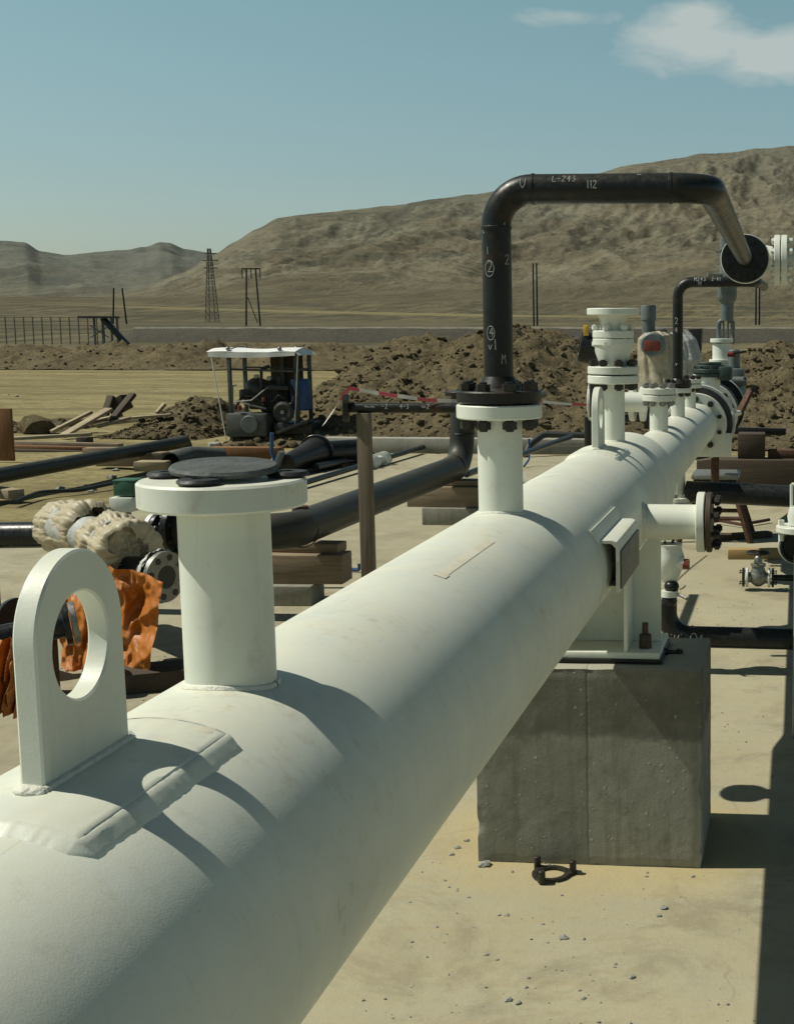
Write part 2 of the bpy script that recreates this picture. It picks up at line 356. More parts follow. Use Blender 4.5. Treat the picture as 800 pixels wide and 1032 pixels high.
class MB:
    def __init__(s): s.v = []; s.f = []; s.sm = []
    def add(s, vs, fs, smooth=True):
        o = len(s.v); s.v += [V(x) for x in vs]; s.f += [tuple(i+o for i in f) for f in fs]; s.sm += [smooth]*len(fs)
        return s
    def lathe(s, prof, o, ax, n=32, close=False):
        """prof: (radius, height along ax)"""
        ax, u, v = frame(ax); o = V(o); vs = []; fs = []
        m = len(prof)
        for r, h in prof:
            for k in range(n):
                a = 2*PI*k/n
                vs.append(o + ax*h + (u*math.cos(a)+v*math.sin(a))*max(r, 1e-5))
        for i in range(m-1 if not close else m):
            j = (i+1) % m
            for k in range(n):
                k2 = (k+1) % n
                fs.append((i*n+k, i*n+k2, j*n+k2, j*n+k))
        return s.add(vs, fs)
    def cyl(s, a, b, r, r2=None, n=24, bev=0.0):
        a = V(a); b = V(b); L = (b-a).length; r2 = r if r2 is None else r2
        if bev: pr = [(0, 0), (r-bev, 0), (r, bev), (r2, L-bev), (r2-bev, L), (0, L)]
        else: pr = [(0, 0), (r, 0), (r2, L), (0, L)]
        return s.lathe(pr, a, b-a, n)
    def pipe(s, a, b, r, wall=.01, n=40):
        a = V(a); b = V(b); L = (b-a).length
        return s.lathe([(r-wall, 0), (r, 0), (r, L), (r-wall, L)], a, b-a, n, True)
    def flange(s, o, ax, r, t, bore=0.0, n=48, bev=.003, face=0.0):
        pr = [(bore, 0), (r-bev, 0), (r, bev), (r, t-bev), (r-bev, t)]
        if face: pr += [(r*.66, t), (r*.66-.001, t+face), (bore, t+face)]
        else: pr += [(bore, t)]
        return s.lathe(pr, o, ax, n, bore > 0)
    def tube(s, path, r, n=16, cap=True):
        path = [V(p) for p in path]; m = len(path); vs = []; fs = []
        T = []
        for i in range(m):
            a = path[max(i-1, 0)]; b = path[min(i+1, m-1)]; T.append((b-a).normalized())
        _, u, v = frame(T[0])
        for i in range(m):
            if i:
                q = T[i-1].rotation_difference(T[i]); u = q @ u; v = q @ v
            rr = r[i] if hasattr(r, '__len__') else r
            for k in range(n):
                a = 2*PI*k/n
                vs.append(path[i] + (u*math.cos(a)+v*math.sin(a))*rr)
        for i in range(m-1):
            for k in range(n):
                k2 = (k+1) % n; fs.append((i*n+k, i*n+k2, (i+1)*n+k2, (i+1)*n+k))
        if cap: fs += [tuple(range(n-1, -1, -1)), tuple((m-1)*n+k for k in range(n))]
        return s.add(vs, fs)
    def box(s, c, size, rot=None, bev=0.0):
        bm = bmesh.new(); bmesh.ops.create_cube(bm, size=1)
        for x in bm.verts: x.co = V((x.co.x*size[0], x.co.y*size[1], x.co.z*size[2]))
        if bev: bmesh.ops.bevel(bm, geom=list(bm.edges), offset=min(bev, min(size)*.45), segments=2, affect='EDGES', profile=.5)
        M = rot if rot is not None else Matrix.Identity(3)
        bm.verts.index_update()
        s.add([M @ x.co + V(c) for x in bm.verts], [tuple(q.index for q in f.verts) for f in bm.faces], True)
        bm.free(); return s
    def plank(s, a, b, w, t, roll=0.0, bev=.004):
        """board from a to b, width w, thickness t"""
        a = V(a); b = V(b); ax, u, v = frame(b-a)
        c, d = math.cos(roll), math.sin(roll)
        u2 = u*c+v*d; v2 = v*c-u*d
        M = Matrix((ax, u2, v2)).transposed()
        return s.box((a+b)/2, ((b-a).length, w, t), M, bev)
    def poly(s, pts, d, bev=0):
        """flat polygon extruded by vector d"""
        n = len(pts); d = V(d); pts = [V(p) for p in pts]
        vs = pts + [p+d for p in pts]
        fs = [tuple(range(n-1, -1, -1)), tuple(range(n, 2*n))] + [(i, (i+1) % n, n+(i+1) % n, n+i) for i in range(n)]
        return s.add(vs, fs)
    def bolt(s, p, ax, l1, l2, r, nut=.9, n2=6):
        """stud through p, ends l1 back and l2 forward, a nut at each end"""
        p = V(p); ax = V(ax).normalized()
        s.cyl(p-ax*l1, p+ax*l2, r, n=10)
        nr = r*1.75
        if l1 > .01: s.cyl(p-ax*(l1-r*.5), p-ax*(l1-r*.5-nut*r*2), nr, n=n2)
        if l2 > .01: s.cyl(p+ax*(l2-r*.5-nut*r*2), p+ax*(l2-r*.5), nr, n=n2)
        return s
    def rock(s, c, r, seed=0, flat=.7, sub=2, rough=.45):
        bm = bmesh.new(); bmesh.ops.create_icosphere(bm, subdivisions=sub, radius=1)
        bm.verts.index_update()
        o = V((seed*3.1, seed*1.7, seed*.9))
        rx = r if hasattr(r, '__len__') else (r, r*(.75+.4*((seed*37) % 10)/10), r*flat)
        vs = []
        for x in bm.verts:
            k = 1 + rough*noise.noise(x.co*1.3+o) + rough*.5*noise.noise(x.co*3.1+o)
            q = x.co*k; vs.append(V((q.x*rx[0], q.y*rx[1], q.z*rx[2])) + V(c))
        s.add(vs, [tuple(q.index for q in f.verts) for f in bm.faces], False)
        bm.free(); return s
    def grid(s, fn, nu, nv, wrap=False, smooth=True):
        vs = []; fs = []
        for i in range(nu):
            for j in range(nv): vs.append(fn(i/(nu-1), j/((nv) if wrap else (nv-1))))
        for i in range(nu-1):
            for j in range(nv if wrap else nv-1):
                j2 = (j+1) % nv
                fs.append((i*nv+j, i*nv+j2, (i+1)*nv+j2, (i+1)*nv+j))
        return s.add(vs, fs, smooth)
    def mesh(s, name, mat, loc=V((0, 0, 0)), ang=35):
        me = bpy.data.meshes.new(name)
        me.from_pydata([tuple(x-loc) for x in s.v], [], s.f)
        me.polygons.foreach_set('use_smooth', s.sm)
        bm = bmesh.new(); bm.from_mesh(me)
        bmesh.ops.remove_doubles(bm, verts=bm.verts, dist=1e-6)
        bmesh.ops.recalc_face_normals(bm, faces=bm.faces)
        bm.to_mesh(me); bm.free()
        me.set_sharp_from_angle(angle=R_(ang))
        me.materials.append(mat); me.update()
        return me

def bend(pts, rad, k=8):
    """polyline with rounded corners"""
    pts = [V(p) for p in pts]; out = [pts[0]]
    for i in range(1, len(pts)-1):
        a, b, c = pts[i-1], pts[i], pts[i+1]
        d1 = (a-b).normalized(); d2 = (c-b).normalized()
        ang = d1.angle(d2); tl = rad/math.tan(ang/2)
        cen = b + (d1+d2).normalized()*rad/math.sin(ang/2)
        p1 = b+d1*tl; p2 = b+d2*tl
        u = (p1-cen); w = (p2-cen); tot = u.angle(w); axx = u.cross(w).normalized()
        for j in range(k+1):
            out.append(cen + Matrix.Rotation(tot*j/k, 3, axx) @ u)
    out.append(pts[-1]); return out

def thing(name, label, cat, loc=(0, 0, 0), group=None):
    o = bpy.data.objects.new(name, None); COL.objects.link(o)
    o.location = loc; o.empty_display_size = .1
    o['label'] = label; o['category'] = cat
    if group: o['group'] = group
    return o

def root_of(o):
    while o.parent: o = o.parent
    return o

def part(name, mb, mat, parent, label=None, ang=35):
    o = bpy.data.objects.new(name, mb.mesh(name, mat, V(root_of(parent).location), ang))
    COL.objects.link(o); o.parent = parent
    if label: o['label'] = label
    return o

def solo(name, mb, mat, label, cat, loc, group=None, ang=35):
    loc = V(loc)
    o = bpy.data.objects.new(name, mb.mesh(name, mat, loc, ang)); COL.objects.link(o)
    o.location = loc; o['label'] = label; o['category'] = cat
    if group: o['group'] = group
    return o

def struct(name, mb, mat, ang=35):
    o = bpy.data.objects.new(name, mb.mesh(name, mat, V((0, 0, 0)), ang)); COL.objects.link(o)
    o['kind'] = 'structure'
    return o

def copy_tree(o, parent=None):
    c = o.copy(); COL.objects.link(c)
    if parent: c.parent = parent
    for ch in list(o.children): copy_tree(ch, c)
    return c

X, Y, Z = V((1, 0, 0)), V((0, 1, 0)), V((0, 0, 1))

# ------------------------------------------------------------------ land
def interp(tab, x):
    if x <= tab[0][0]: return tab[0][1]
    for (a, b), (c, d) in zip(tab, tab[1:]):
        if x <= c:
            t = (x-a)/(c-a); t = t*t*(3-2*t)*.5 + t*.5
            return b+(d-b)*t
    return tab[-1][1]

SKY_R = [(-900, 302), (60, 300), (110, 297), (150, 288), (185, 274), (215, 258), (240, 243), (262, 230), (285, 219), (305, 216), (330, 214), (360, 211),
         (400, 206), (440, 202), (480, 196), (520, 190), (560, 183), (600, 178), (640, 168), (680, 162), (720, 158), (760, 155), (800, 152), (900, 146), (1100, 150), (1400, 190), (2200, 270)]
SKY_L = [(-900, 262), (-300, 250), (-100, 246), (-30, 242), (12, 240), (30, 241), (45, 250), (70, 254), (105, 251), (130, 251), (150, 249), (165, 243), (175, 243), (190, 249), (215, 252), (260, 250), (330, 262), (500, 300)]
def px_of(x, y):
    if y <= 1: return -900 if x < 0 else 2200
    t = math.atan2(x, y)          # angle from the pipe line
    a = t + PSI
    if abs(a) > 1.35: return -900 if a < 0 else 2200
    return CX + FH*math.tan(a)
def sm(a, b, x):
    t = min(1, max(0, (x-a)/(b-a))); return t*t*(3-2*t)
def plain(r, y):
    z = -.05 + 1.75*sm(146, 262, r)
    if r > 250: z += (r-250)*.0033 + .035*max(0, r-620)*sm(620, 1000, r)
    return z
FOOT_R, RIDGE_R, FOOT_L, RIDGE_L = 1150.0, 3100.0, 3400.0, 6000.0
def land(x, y):
    r = math.hypot(x, y)
    px = px_of(x, y)
    z = plain(min(r, FOOT_R), y)
    z += noise.noise(V((x*.02, y*.02, 0)))*.25*sm(40, 200, r)*(1-.8*sm(95, 110, r)*(1-sm(165, 200, r))) + noise.noise(V((x*.004, y*.004, 3)))*2.2*sm(250, 900, r)
    if r < 60: z += .05*noise.noise(V((x*.35, y*.35, 0)))*sm(14, 24, r) + .02*noise.noise(V((x*1.5, y*1.5, 4)))
    if r > FOOT_R:
        def top(tab, rr):
            e = (328-interp(tab, px))/FH
            return H + rr*e*1.0/math.cos(math.atan2(x, y)*0) if y > 0 else H+rr*e
        # near hills
        c = abs(math.cos(math.atan2(x, max(y, 1e-3))))
        t = (r-FOOT_R)/(RIDGE_R-FOOT_R)
        zr = max(top(SKY_R, RIDGE_R*max(c, .3)), 6)
        if t <= 1:
            h = z + (zr-z)*(t**1.45 if t > 0 else 0)
        else:
            h = zr*max(.0, 1-(t-1)*1.0)
        env = sm(0.03, .45, t)*(1-sm(.80, 1.0, t)*.85)
        amp = max(8, zr)*.10
        q = V((x*.0032+.3*noise.noise(V((x*.001, y*.001, 5))), y*.0013, .3))
        rg = noise.ridged_multi_fractal(q, .72, 2.15, 8, 1.0, 2.0)
        rg2 = noise.fractal(V((x*.006, y*.006, 1.0)), 1.0, 2.1, 5)
        h += env*amp*((rg-1.25)*.95 + rg2*.20)*(1 if t < 1.3 else 0)
        h = max(h, plain(FOOT_R, y)*.9)
        # far range
        t2 = (r-FOOT_L)/(RIDGE_L-FOOT_L)
        if t2 > 0:
            zl = max(top(SKY_L, RIDGE_L*max(c, .3)), 5)
            b0 = plain(FOOT_R, y)
            h2 = b0+(zl-b0)*(t2**.9 if t2 <= 1 else max(0, 1-(t2-1)*1.2))
            rl = noise.ridged_multi_fractal(V((x*.0011, y*.0009, 2.0)), .9, 2.1, 6, 1.0, 2.0)
            h2 += sm(.02, .3, t2)*(1-sm(.85, 1, t2)*.8)*zl*.17*(rl-1.1)
            h = max(h, h2)
        z = h
    return z

azs = []
a = -180.0
while a < 180:
    azs.append(a)
    a += .085 if -34 <= a <= 14 else (1.0 if -60 <= a <= 40 else 4.0)
def ring_mesh(radii, fan=False):
    mb = MB(); n = len(azs); vs = []; fs = []
    for r in radii:
        for az in azs:
            x, y = r*math.sin(R_(az)), r*math.cos(R_(az))
            vs.append(V((x, y, land(x, y))))
    for i in range(len(radii)-1):
        for k in range(n):
            k2 = (k+1) % n
            fs.append((i*n+k, i*n+k2, (i+1)*n+k2, (i+1)*n+k))
    if fan: fs.append(tuple(range(n-1, -1, -1)))
    mb.add(vs, fs); return mb
rad1 = [1.0*(1000.0)**(i/70) for i in range(71)]
struct('ground', ring_mesh(rad1, True), LAND, 80)
rad2 = [1000.0*3.6**(i/230) for i in range(231)] + [3600.0*(7600/3600)**(i/60) for i in range(1, 61)]
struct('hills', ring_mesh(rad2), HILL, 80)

# concrete slab of the yard
mb = MB()
mb.box((.7, 7.85, -.06), (14.6, 22.3, .12), None, .01)
struct('concrete_slab', mb, SLAB)

# soil mounds: ridge profile along x, rough slopes, clods pressed in
def mound(x0, x1, yr, y0, y1, skyl, res, seed, clods, rough=.30, ymod=0, cs=1.0):
    mb = MB()
    nx = int((x1-x0)/res)+1; ny = int((y1-y0)/res)+1
    def hgt(x, y):
        px = px_of(x*yr/max(y, .1), yr) if False else px_of(x, yr)
        hz = H + (328-interp(skyl, px))/FH*yr
        if hz < .02: return -.12
        ed = sm(x0, x0+.8, x)*(1-sm(x1-.8, x1, x))
        yy = y + ymod*noise.noise(V((x*.3, seed, 0)))*max(0, math.sin(PI*(y-y0)/(y1-y0)))
        u = (yy-y0)/(yr-y0) if yy < yr else (y1-yy)/(y1-yr)
        u = max(0, min(1, u)); p = u**.85*(1.12-.12*u)
        h = hz*p
        q = V((x, y, seed))
        nz = noise.fractal(q*.8, .8, 2.0, 4)*rough*.5 + (abs(noise.noise(q*2.3))-.15)*rough*.5 + max(0, noise.noise(q*5.1))*rough*.24 + max(0, noise.noise(q*9.3))*rough*.36 + max(0, noise.noise(q*16.5))*rough*.20
        h += nz*min(1, h*1.6+.1)*(.35+.65*min(1, hz))
        return h*ed-.1*(1-ed)-.03
    mb.grid(lambda u, v: V((x0+(x1-x0)*u, y0+(y1-y0)*v, hgt(x0+(x1-x0)*u, y0+(y1-y0)*v))), nx, ny)
    rnd = random.Random(seed)
    for i in range(clods):
        x = rnd.uniform(x0, x1); y = y0+(yr-y0)*rnd.random()**1.3
        z = hgt(x, y)
        if z < -.06: continue
        r = (.018+.07*rnd.random()**5)*cs
        mb.rock((x, y, z+r*.1), r, i, .75, 1, .7)
    return mb
SKY_M = [(318, 440), (325, 415), (333, 395), (345, 377), (370, 358), (400, 345), (425, 340), (460, 344), (500, 330), (530, 325), (550, 326), (575, 338), (600, 352),
         (640, 356), (700, 356), (745, 351), (765, 349), (800, 350), (860, 356), (920, 378), (960, 420), (980, 440)]
struct('soil_mound', mound(P(312, 0, 26).x, P(985, 0, 26).x, 26, 20.3, 32, SKY_M, .06, 3, 5200, .30, 1.2), SOIL, 60)
SKY_B = [(-420, 362), (-300, 352), (-60, 350), (0, 350), (60, 353), (110, 348), (150, 351), (200, 349), (250, 352), (330, 349), (380, 356), (420, 372)]
struct('soil_bank', mound(P(-420, 0, 60).x, P(425, 0, 60).x, 60, 55.5, 65, SKY_B, .16, 8, 1500, .55, 2.5, 1.1), SOIL, 60)
SKY_S = [(128, 440), (150, 424), (170, 412), (195, 402), (215, 405), (235, 416), (262, 440)]
struct('soil_heap', mound(P(126, 0, 23.6).x, P(266, 0, 23.6).x, 23.6, 21.6, 25.8, SKY_S, .05, 5, 900, .32, .4), SOIL, 60)
SKY_S2 = [(-60, 444), (0, 430), (40, 425), (70, 426), (110, 430), (140, 440)]
struct('soil_heap', mound(P(-60, 0, 24.5).x, P(142, 0, 24.5).x, 24.5, 22.6, 26.4, SKY_S2, .06, 6, 420, .26, .4), SOIL, 60)

# ------------------------------------------------------------------ the white header pipe
PX, PZ, R = -.698, 1.1525, .203
def cylpt(y, phi, r=R, z=PZ): return V((PX+r*math.sin(phi), y, z+r*math.cos(phi)))
header = thing('header_pipe', 'large cream white header pipe with upright nozzles and lifting eyes, running away from the foreground', 'pipe header', (PX, 4.4, .66))
mb = MB()
mb.lathe([(R-.012, -1.6), (R, -1.6), (R, 5.60)], (PX, 0, PZ), Y, 128)
part('shell', mb, WHITE, header)
TZ, TR = 1.1185, .146
mb = MB()
k = 14; rings = []
for i in range(k+1):
    t = i/k; s_ = t*t*(3-2*t)
    rings.append((5.60+.30*t, R+(TR-R)*s_, PZ+(TZ-PZ)*s_))
def redf(u, v):
    i = min(k, int(round(u*k))); y, r, z = rings[i]; a = v*2*PI
    return V((PX+r*math.cos(a), y, z+r*math.sin(a)))
mb.grid(redf, k+1, 96, True)
part('reducer', mb, WHITE, header)
mb = MB(); mb.lathe([(TR, 5.9), (TR, 9.44)], (PX, 0, TZ), Y, 96)
part('reduced_run', mb, WHITE, header)
for y, r, z in ((5.60, R, PZ), (5.90, TR, TZ), (4.02, R-.001, PZ)):
    mb = MB(); mb.lathe([(r-.003, -.008), (r+.0022, -.003), (r+.0022, .003), (r-.003, .008)], (PX, y, z), Y, 96)
    part('weld_seam', mb, WHITE, header)

def weld_ring(y, rn, Rr, z, w=.008, side=None):
    pts = []
    for i in range(49):
        a = 2*PI*i/48
        c = rn*math.cos(a); d = rn*math.sin(a)
        h = math.sqrt(Rr*Rr-c*c)
        jit = 1+.0*i
        if side is None: pts.append(V((PX+c, y+d, z+h)))
        elif side == 'down': pts.append(V((PX+c, y+d, z-h)))
        else: pts.append(V((PX+side*h, y+d, z+c)))
    return pts
def nozzle(y, rn, top, Rr, z, fr, ft, bolts=0, bmat=BOLT, bore=True, blind=0, boltr=.010):
    mb = MB()
    mb.pipe((PX, y, z+Rr*.8), (PX, y, top-ft*.5), rn, .008, 56)
    n = part('nozzle', mb, WHITE, header)
    w = MB(); w.tube(weld_ring(y, rn, Rr, z), [.0052+.0009*noise.noise(V((i*.8, y, 0))) for i in range(49)], 8, False)
    part('weld_bead', w, WELD, n)
    f = MB(); f.flange((PX, y, top-ft), Z, fr, ft, rn-.008)
    part('flange', f, WHITE, n)
    if blind:
        b = MB(); b.flange((PX, y, top+.004), Z, fr, blind)
        part('blind_flange', b, WHITE2, n)
        g = MB(); g.cyl((PX, y, top-.001), (PX, y, top+.005), fr*.72, n=40)
        part('gasket', g, BOLT, n)
    for i in range(bolts):
        a = 2*PI*(i+.5)/bolts
        bb = MB(); bb.bolt((PX+fr*.79*math.cos(a), y+fr*.79*math.sin(a), top), Z, ft+boltr*2.6, blind+.004+boltr*2.6 if blind else .03, boltr)
        part('bolt', bb, bmat, n)
    return n
nozzle(1.62, .0545, 1.605, R, PZ, .0995, .033)
nozzle(3.194, .0525, 1.608, R, PZ, .1, .033)
nozzle(5.208, .0425, 1.604, R, PZ, .0975, .031)
nozzle(6.92, .0465, 1.445, TR, TZ, .0860, .030, 8, STEEL, True, .030, .0095)
nozzle(8.02, .041, 1.432, TR, TZ, .080, .028)
nozzle(8.90, .040, 1.418, TR, TZ, .078, .026, 8, BOLT, True, .026, .009)

# nozzles hanging below the reduced run
for y, zb in ((7.02, .73), (8.02, .765)):
    mb = MB(); mb.pipe((PX, y, zb), (PX, y, TZ-TR*.8), .044, .008, 40)
    n = part('drain_nozzle', mb, WHITE, header)
    f = MB(); f.flange((PX, y, zb), Z, .082, .026, .036); part('flange', f, WHITE, n)

# side nozzles
def side_nozzle(y, s, L, fr=.099):
    mb = MB(); mb.pipe((PX+s*R*.85, y, PZ), (PX+s*(R+L), y, PZ), .057, .008, 48)
    n = part('side_nozzle', mb, WHITE, header)
    w = MB(); w.tube(weld_ring(y, .057, R, PZ, side=s), .007, 8, False); part('weld_bead', w, WELD, n)
    f = MB(); f.flange((PX+s*(R+L-.004), y, PZ), X*s, fr, .027, .049); part('flange', f, WHITE, n)
    b = MB(); b.flange((PX+s*(R+L+.027), y, PZ), X*s, fr*1.0, .018); part('blind_flange', b, BROWNFACE, n, 'rusty brown blind flange')
    for i in range(8):
        a = 2*PI*(i+.5)/8
        bb = MB(); bb.bolt((PX+s*(R+L+.024), y+fr*.79*math.cos(a), PZ+fr*.79*math.sin(a)), X*s, .024, .05 if s > 0 else .024, .0085)
        part('bolt', bb, BOLT, n)
side_nozzle(4.46, 1, .175)
side_nozzle(5.06, -1, .125)

# lifting lugs with wrapped pads
def lug(y, s=1.0, pads=(.155, .155)):
    th = .0115*s; w = .081*s; zc = PZ+R+.141*s; hr = .052*s; zb = PZ+R-.004
    n1 = 40
    outer = []; inner = []
    for i in range(n1+1):
        a = PI*i/n1
        outer.append((w*math.cos(a), zc+w*math.sin(a)))
    m = 26
    left = [(-w, zc+(zb-zc)*i/m) for i in range(1, m+1)]
    bot = [(-w+2*w*i/m, zb) for i in range(1, m+1)]
    rt = [(w, zb+(zc-zb)*i/m) for i in range(1, m)]
    outer = outer+left+bot+rt
    N = len(outer); zh = zc-.012*s
    for (u, z) in outer:
        a = math.atan2(z-zh, u); inner.append((hr*math.cos(a), zh+hr*math.sin(a)))
    vs = []; fs = []
    e = .0022*s
    def shr(p, q, d):
        v = V((p[0]-q[0], p[1]-q[1])); L = v.length; return (p[0]-v.x/L*d, p[1]-v.y/L*d)
    layers = []
    for (off, pts) in ((-th, [shr(p, q, e) for p, q in zip(outer, inner)]), (-th+e, outer), (th-e, outer), (th, [shr(p, q, e) for p, q in zip(outer, inner)]),
                       (th, [shr(q, p, e) for p, q in zip(outer, inner)]), (th-e, inner), (-th+e, inner), (-th, [shr(q, p, e) for p, q in zip(outer, inner)])):
        layers.append(len(vs)); vs += [V((PX+off, y+u, z)) for (u, z) in pts]
    for i in range(8):
        a0, b0 = layers[i], layers[(i+1) % 8]
        for k in range(N):
            k2 = (k+1) % N; fs.append((a0+k, a0+k2, b0+k2, b0+k))
    mb = MB().add(vs, fs)
    L = part('lifting_lug', mb, WHITE, header, ang=28)
    wl = MB()
    for sd in (-1, 1):
        wl.tube([V((PX+sd*(th+.001), y-w-.004+(2*w+.008)*i/20, PZ+R+.0105)) for i in range(21)], [.0045+.0008*noise.noise(V((i*.9, sd, s))) for i in range(21)], 8)
        wl.rock((PX, y+sd*(w+.006), PZ+R+.0105), (.015, .011, .0065), 3+sd, 1, 3, .22)
    part('weld_bead', wl, WELD, L)
    # pad
    p0, p1 = y-pads[0], y+pads[1]; ph = R_(22.8); t = .0105; mb = MB()
    def padf(u, v):
        # v runs round the section of the pad
        pass
    nu, nv = 14, 28
    def pt(a, b, r):  # a: -1..1 across, b: 0..1 along, rounded corners
        phi = ph*a
        yy = p0+(p1-p0)*b
        return cylpt(yy, phi, r)
    vs = []; fs = []
    aa = [-1] + [-.97+1.94*i/30 for i in range(31)] + [1]
    bb = [0] + [.03+.94*i/24 for i in range(25)] + [1]
    for a in aa:
        for b in bb: vs.append(pt(a, b, R+(t-.002 if abs(a) == 1 or b in (0, 1) else t) + .0005*noise.noise(V((a*6, b*5, y)))))
    na, nb = len(aa), len(bb)
    for i in range(na-1):
        for j in range(nb-1): fs.append((i*nb+j, i*nb+j+1, (i+1)*nb+j+1, (i+1)*nb+j))
    mb.add(vs, fs)
    pd = part('reinforcing_pad', mb, WHITE, header, ang=40)
    # fillet weld round the pad, sloping down to the shell
    path = [(-1+2*i/60, 0, 0, -1) for i in range(61)] + [(1, i/90, 1, 0) for i in range(91)] + [(1-2*i/60, 1, 0, 1) for i in range(61)] + [(-1, 1-i/90, -1, 0) for i in range(91)]
    wl = MB(); vs = []; fs = []; m_ = len(path); lay = ((-.05, -.001), (.06, -.0005), (.28, -.0030), (.62, -.0074), (.9, -.0104), (1.04, -.0135))
    for i, (a, b, da, db) in enumerate(path):
        k1 = noise.noise(V((a*5.3, b*4.1, 3+y)))*.2 + noise.noise(V((a*14, b*11, 9+y)))*.13
        wd = (.0245 if da else .017)*(1+.35*k1)
        for q, (o, dz) in enumerate(lay):
            lump = (.62 if da else .35)*(.0011*noise.noise(V((a*12, b*15, q*.6+y)))+.0012*noise.noise(V((a*30, b*42, q*1.1+y)))) if 0 < q < 5 else 0
            phi = ph*a + da*wd*o/R; yy = p0+(p1-p0)*b + db*wd*o
            if abs(a) == 1 and b in (0, 1):
                pass
            vs.append(cylpt(yy, phi, R+t-.0005+dz+lump))
    nl = len(lay)
    for i in range(m_):
        i2 = (i+1) % m_
        for q in range(nl-1): fs.append((i*nl+q, i*nl+q+1, i2*nl+q+1, i2*nl+q))
    wl.add(vs, fs)
    part('weld_fillet', wl, WHITE, pd, ang=60)
    return pd
pd = lug(1.252, 1.0, (.152, .162))
lug(4.80, 1.0, (.15, .15))
# chipped spot on the near pad, tape residue on the shell
mb = MB(); c = cylpt(1.398, R_(17.0), R+.0106)
mb.lathe([(0, .0006), (.006, .0006), (.010, 0)], c, (math.sin(R_(19.5)), 0, math.cos(R_(19.5))), 14)
part('paint_chip', mb, RESIDUE, pd)
mb = MB()
def strip(y0, y1, f0, f1, r=R+.0007):
    mb.grid(lambda u, v: cylpt(y0+(y1-y0)*u, R_(f0+(f1-f0)*v), r+.0003*noise.noise(V((u*9, v*7, 1)))), 24, 8)
strip(2.38, 2.80, 15.0, 20.6)
part('tape_residue', mb, RESIDUE, header)
mb = MB(); strip(2.382, 2.412, 14.4, 21.4, R+.0012); part('tape_residue', mb, RESIDUE, header)

# nameplate bracket on the flank
mb = MB()
y0, y1, xo, zt, zb = 3.50, 3.92, -.458, 1.238, 1.100
def padf(u, v): return cylpt(y0-.03+(y1-y0+.06)*u, R_(56+56*v), R+.006)
mb.grid(padf, 14, 20)
def pade(u, v): return cylpt(y0-.03+(y1-y0+.06)*u, R_(56), R-.002+.008*v)
mb.grid(pade, 14, 3)
mb.grid(lambda u, v: cylpt(y0-.03, R_(56+56*u), R-.002+.008*v), 20, 3)
br = part('nameplate_bracket', mb, WHITE, header)
mb = MB()
t = .008
mb.poly([(-.512, y0, zt), (xo-.018, y0, zt), (xo-.006, y0, zt-.004), (xo, y0, zt-.018), (xo, y0, zb), (xo-t, y0, zb), (xo-t, y0, zt-.02), (xo-.02, y0, zt-t), (-.512, y0, zt-t)], (0, y1-y0, 0))
mb.box(((-.505+xo)/2, y1-.006, (zt+zb)/2), (xo+.505-.004, .008, zt-zb-.02), None, 0)
mb.box(((-.505+xo)/2, (y0+y1)/2+.03, zb+.004), (xo+.505-.012, y1-y0-.07, .006), None, 0)
part('bracket_frame', mb, WHITE, br)
mb = MB(); mb.box((xo+.003, (y0+y1)/2+.01, (zt+zb)/2-.012), (.004, y1-y0-.03, zt-zb-.036), None, .001)
part('nameplate', mb, PLATE, br)

# end flange with support plate
mb = MB(); mb.flange((PX, 9.44, TZ), Y, .212, .06, .12, 64)
ef = part('end_flange', mb, WHITE, header)
mb = MB(); mb.box((PX, 9.474, .975), (.490, .036, .165), None, .003)
part('support_plate', mb, WHITE, ef)
for i in range(10):
    a = 2*PI*(i+.5)/10
    bb = MB(); bb.bolt((PX+.172*math.cos(a), 9.44, TZ+.172*math.sin(a)), -Y, .02, .035 if i % 3 else .022, .0125 if i % 3 else .009)
    part('bolt', bb, BOLT, ef)
mb = MB(); mb.flange((PX, 9.502, TZ), Y, .250, .065, .1, 64)
part('gasket_ring', mb, DARK, ef)

# saddle on the block
BT = .676
sd = MB(); sd.box((PX, 4.60, BT+.027), (.50, .31, .022), None, .003)
sad = part('saddle', sd, WHITE, header)
mb = MB()
# web plate across, cut to the pipe
pts = []
for i in range(25):
    a = R_(118+124*i/24); pts.append(V((PX+(R+.002)*math.sin(a), 4.615, PZ+(R+.002)*math.cos(a))))
pts = [V((PX+.238, 4.615, BT+.039)), V((PX+.238, 4.615, PZ-.03))] + pts + [V((PX-.238, 4.615, PZ-.03)), V((PX-.238, 4.615, BT+.039))]
mb.poly(pts, (0, .012, 0))
part('web_plate', mb, WHITE, sad)
for s in (-1, 1):
    mb = MB(); mb.box((PX+s*.137, 4.53, (BT+.039+1.005)/2), (.012, .165, 1.005-BT-.039), None, .002)
    part('stiffener_plate', mb, WHITE, sad)
for s in (-1, 1):
    mb = MB(); x = PX+s*.195
    mb.cyl((x, 4.515, BT+.03), (x, 4.515, BT+.125), .0105, n=12)
    mb.cyl((x, 4.515, BT+.039), (x, 4.515, BT+.062), .0215, n=6); mb.cyl((x, 4.515, BT+.063), (x, 4.515, BT+.086), .0205, n=6)
    part('anchor_bolt', mb, BROWNFACE, sad)
mb = MB(); mb.box((PX, 4.60, BT+.009), (.515, .325, .014), None, .003)
part('shim_plate', mb, BLACKR, sad)

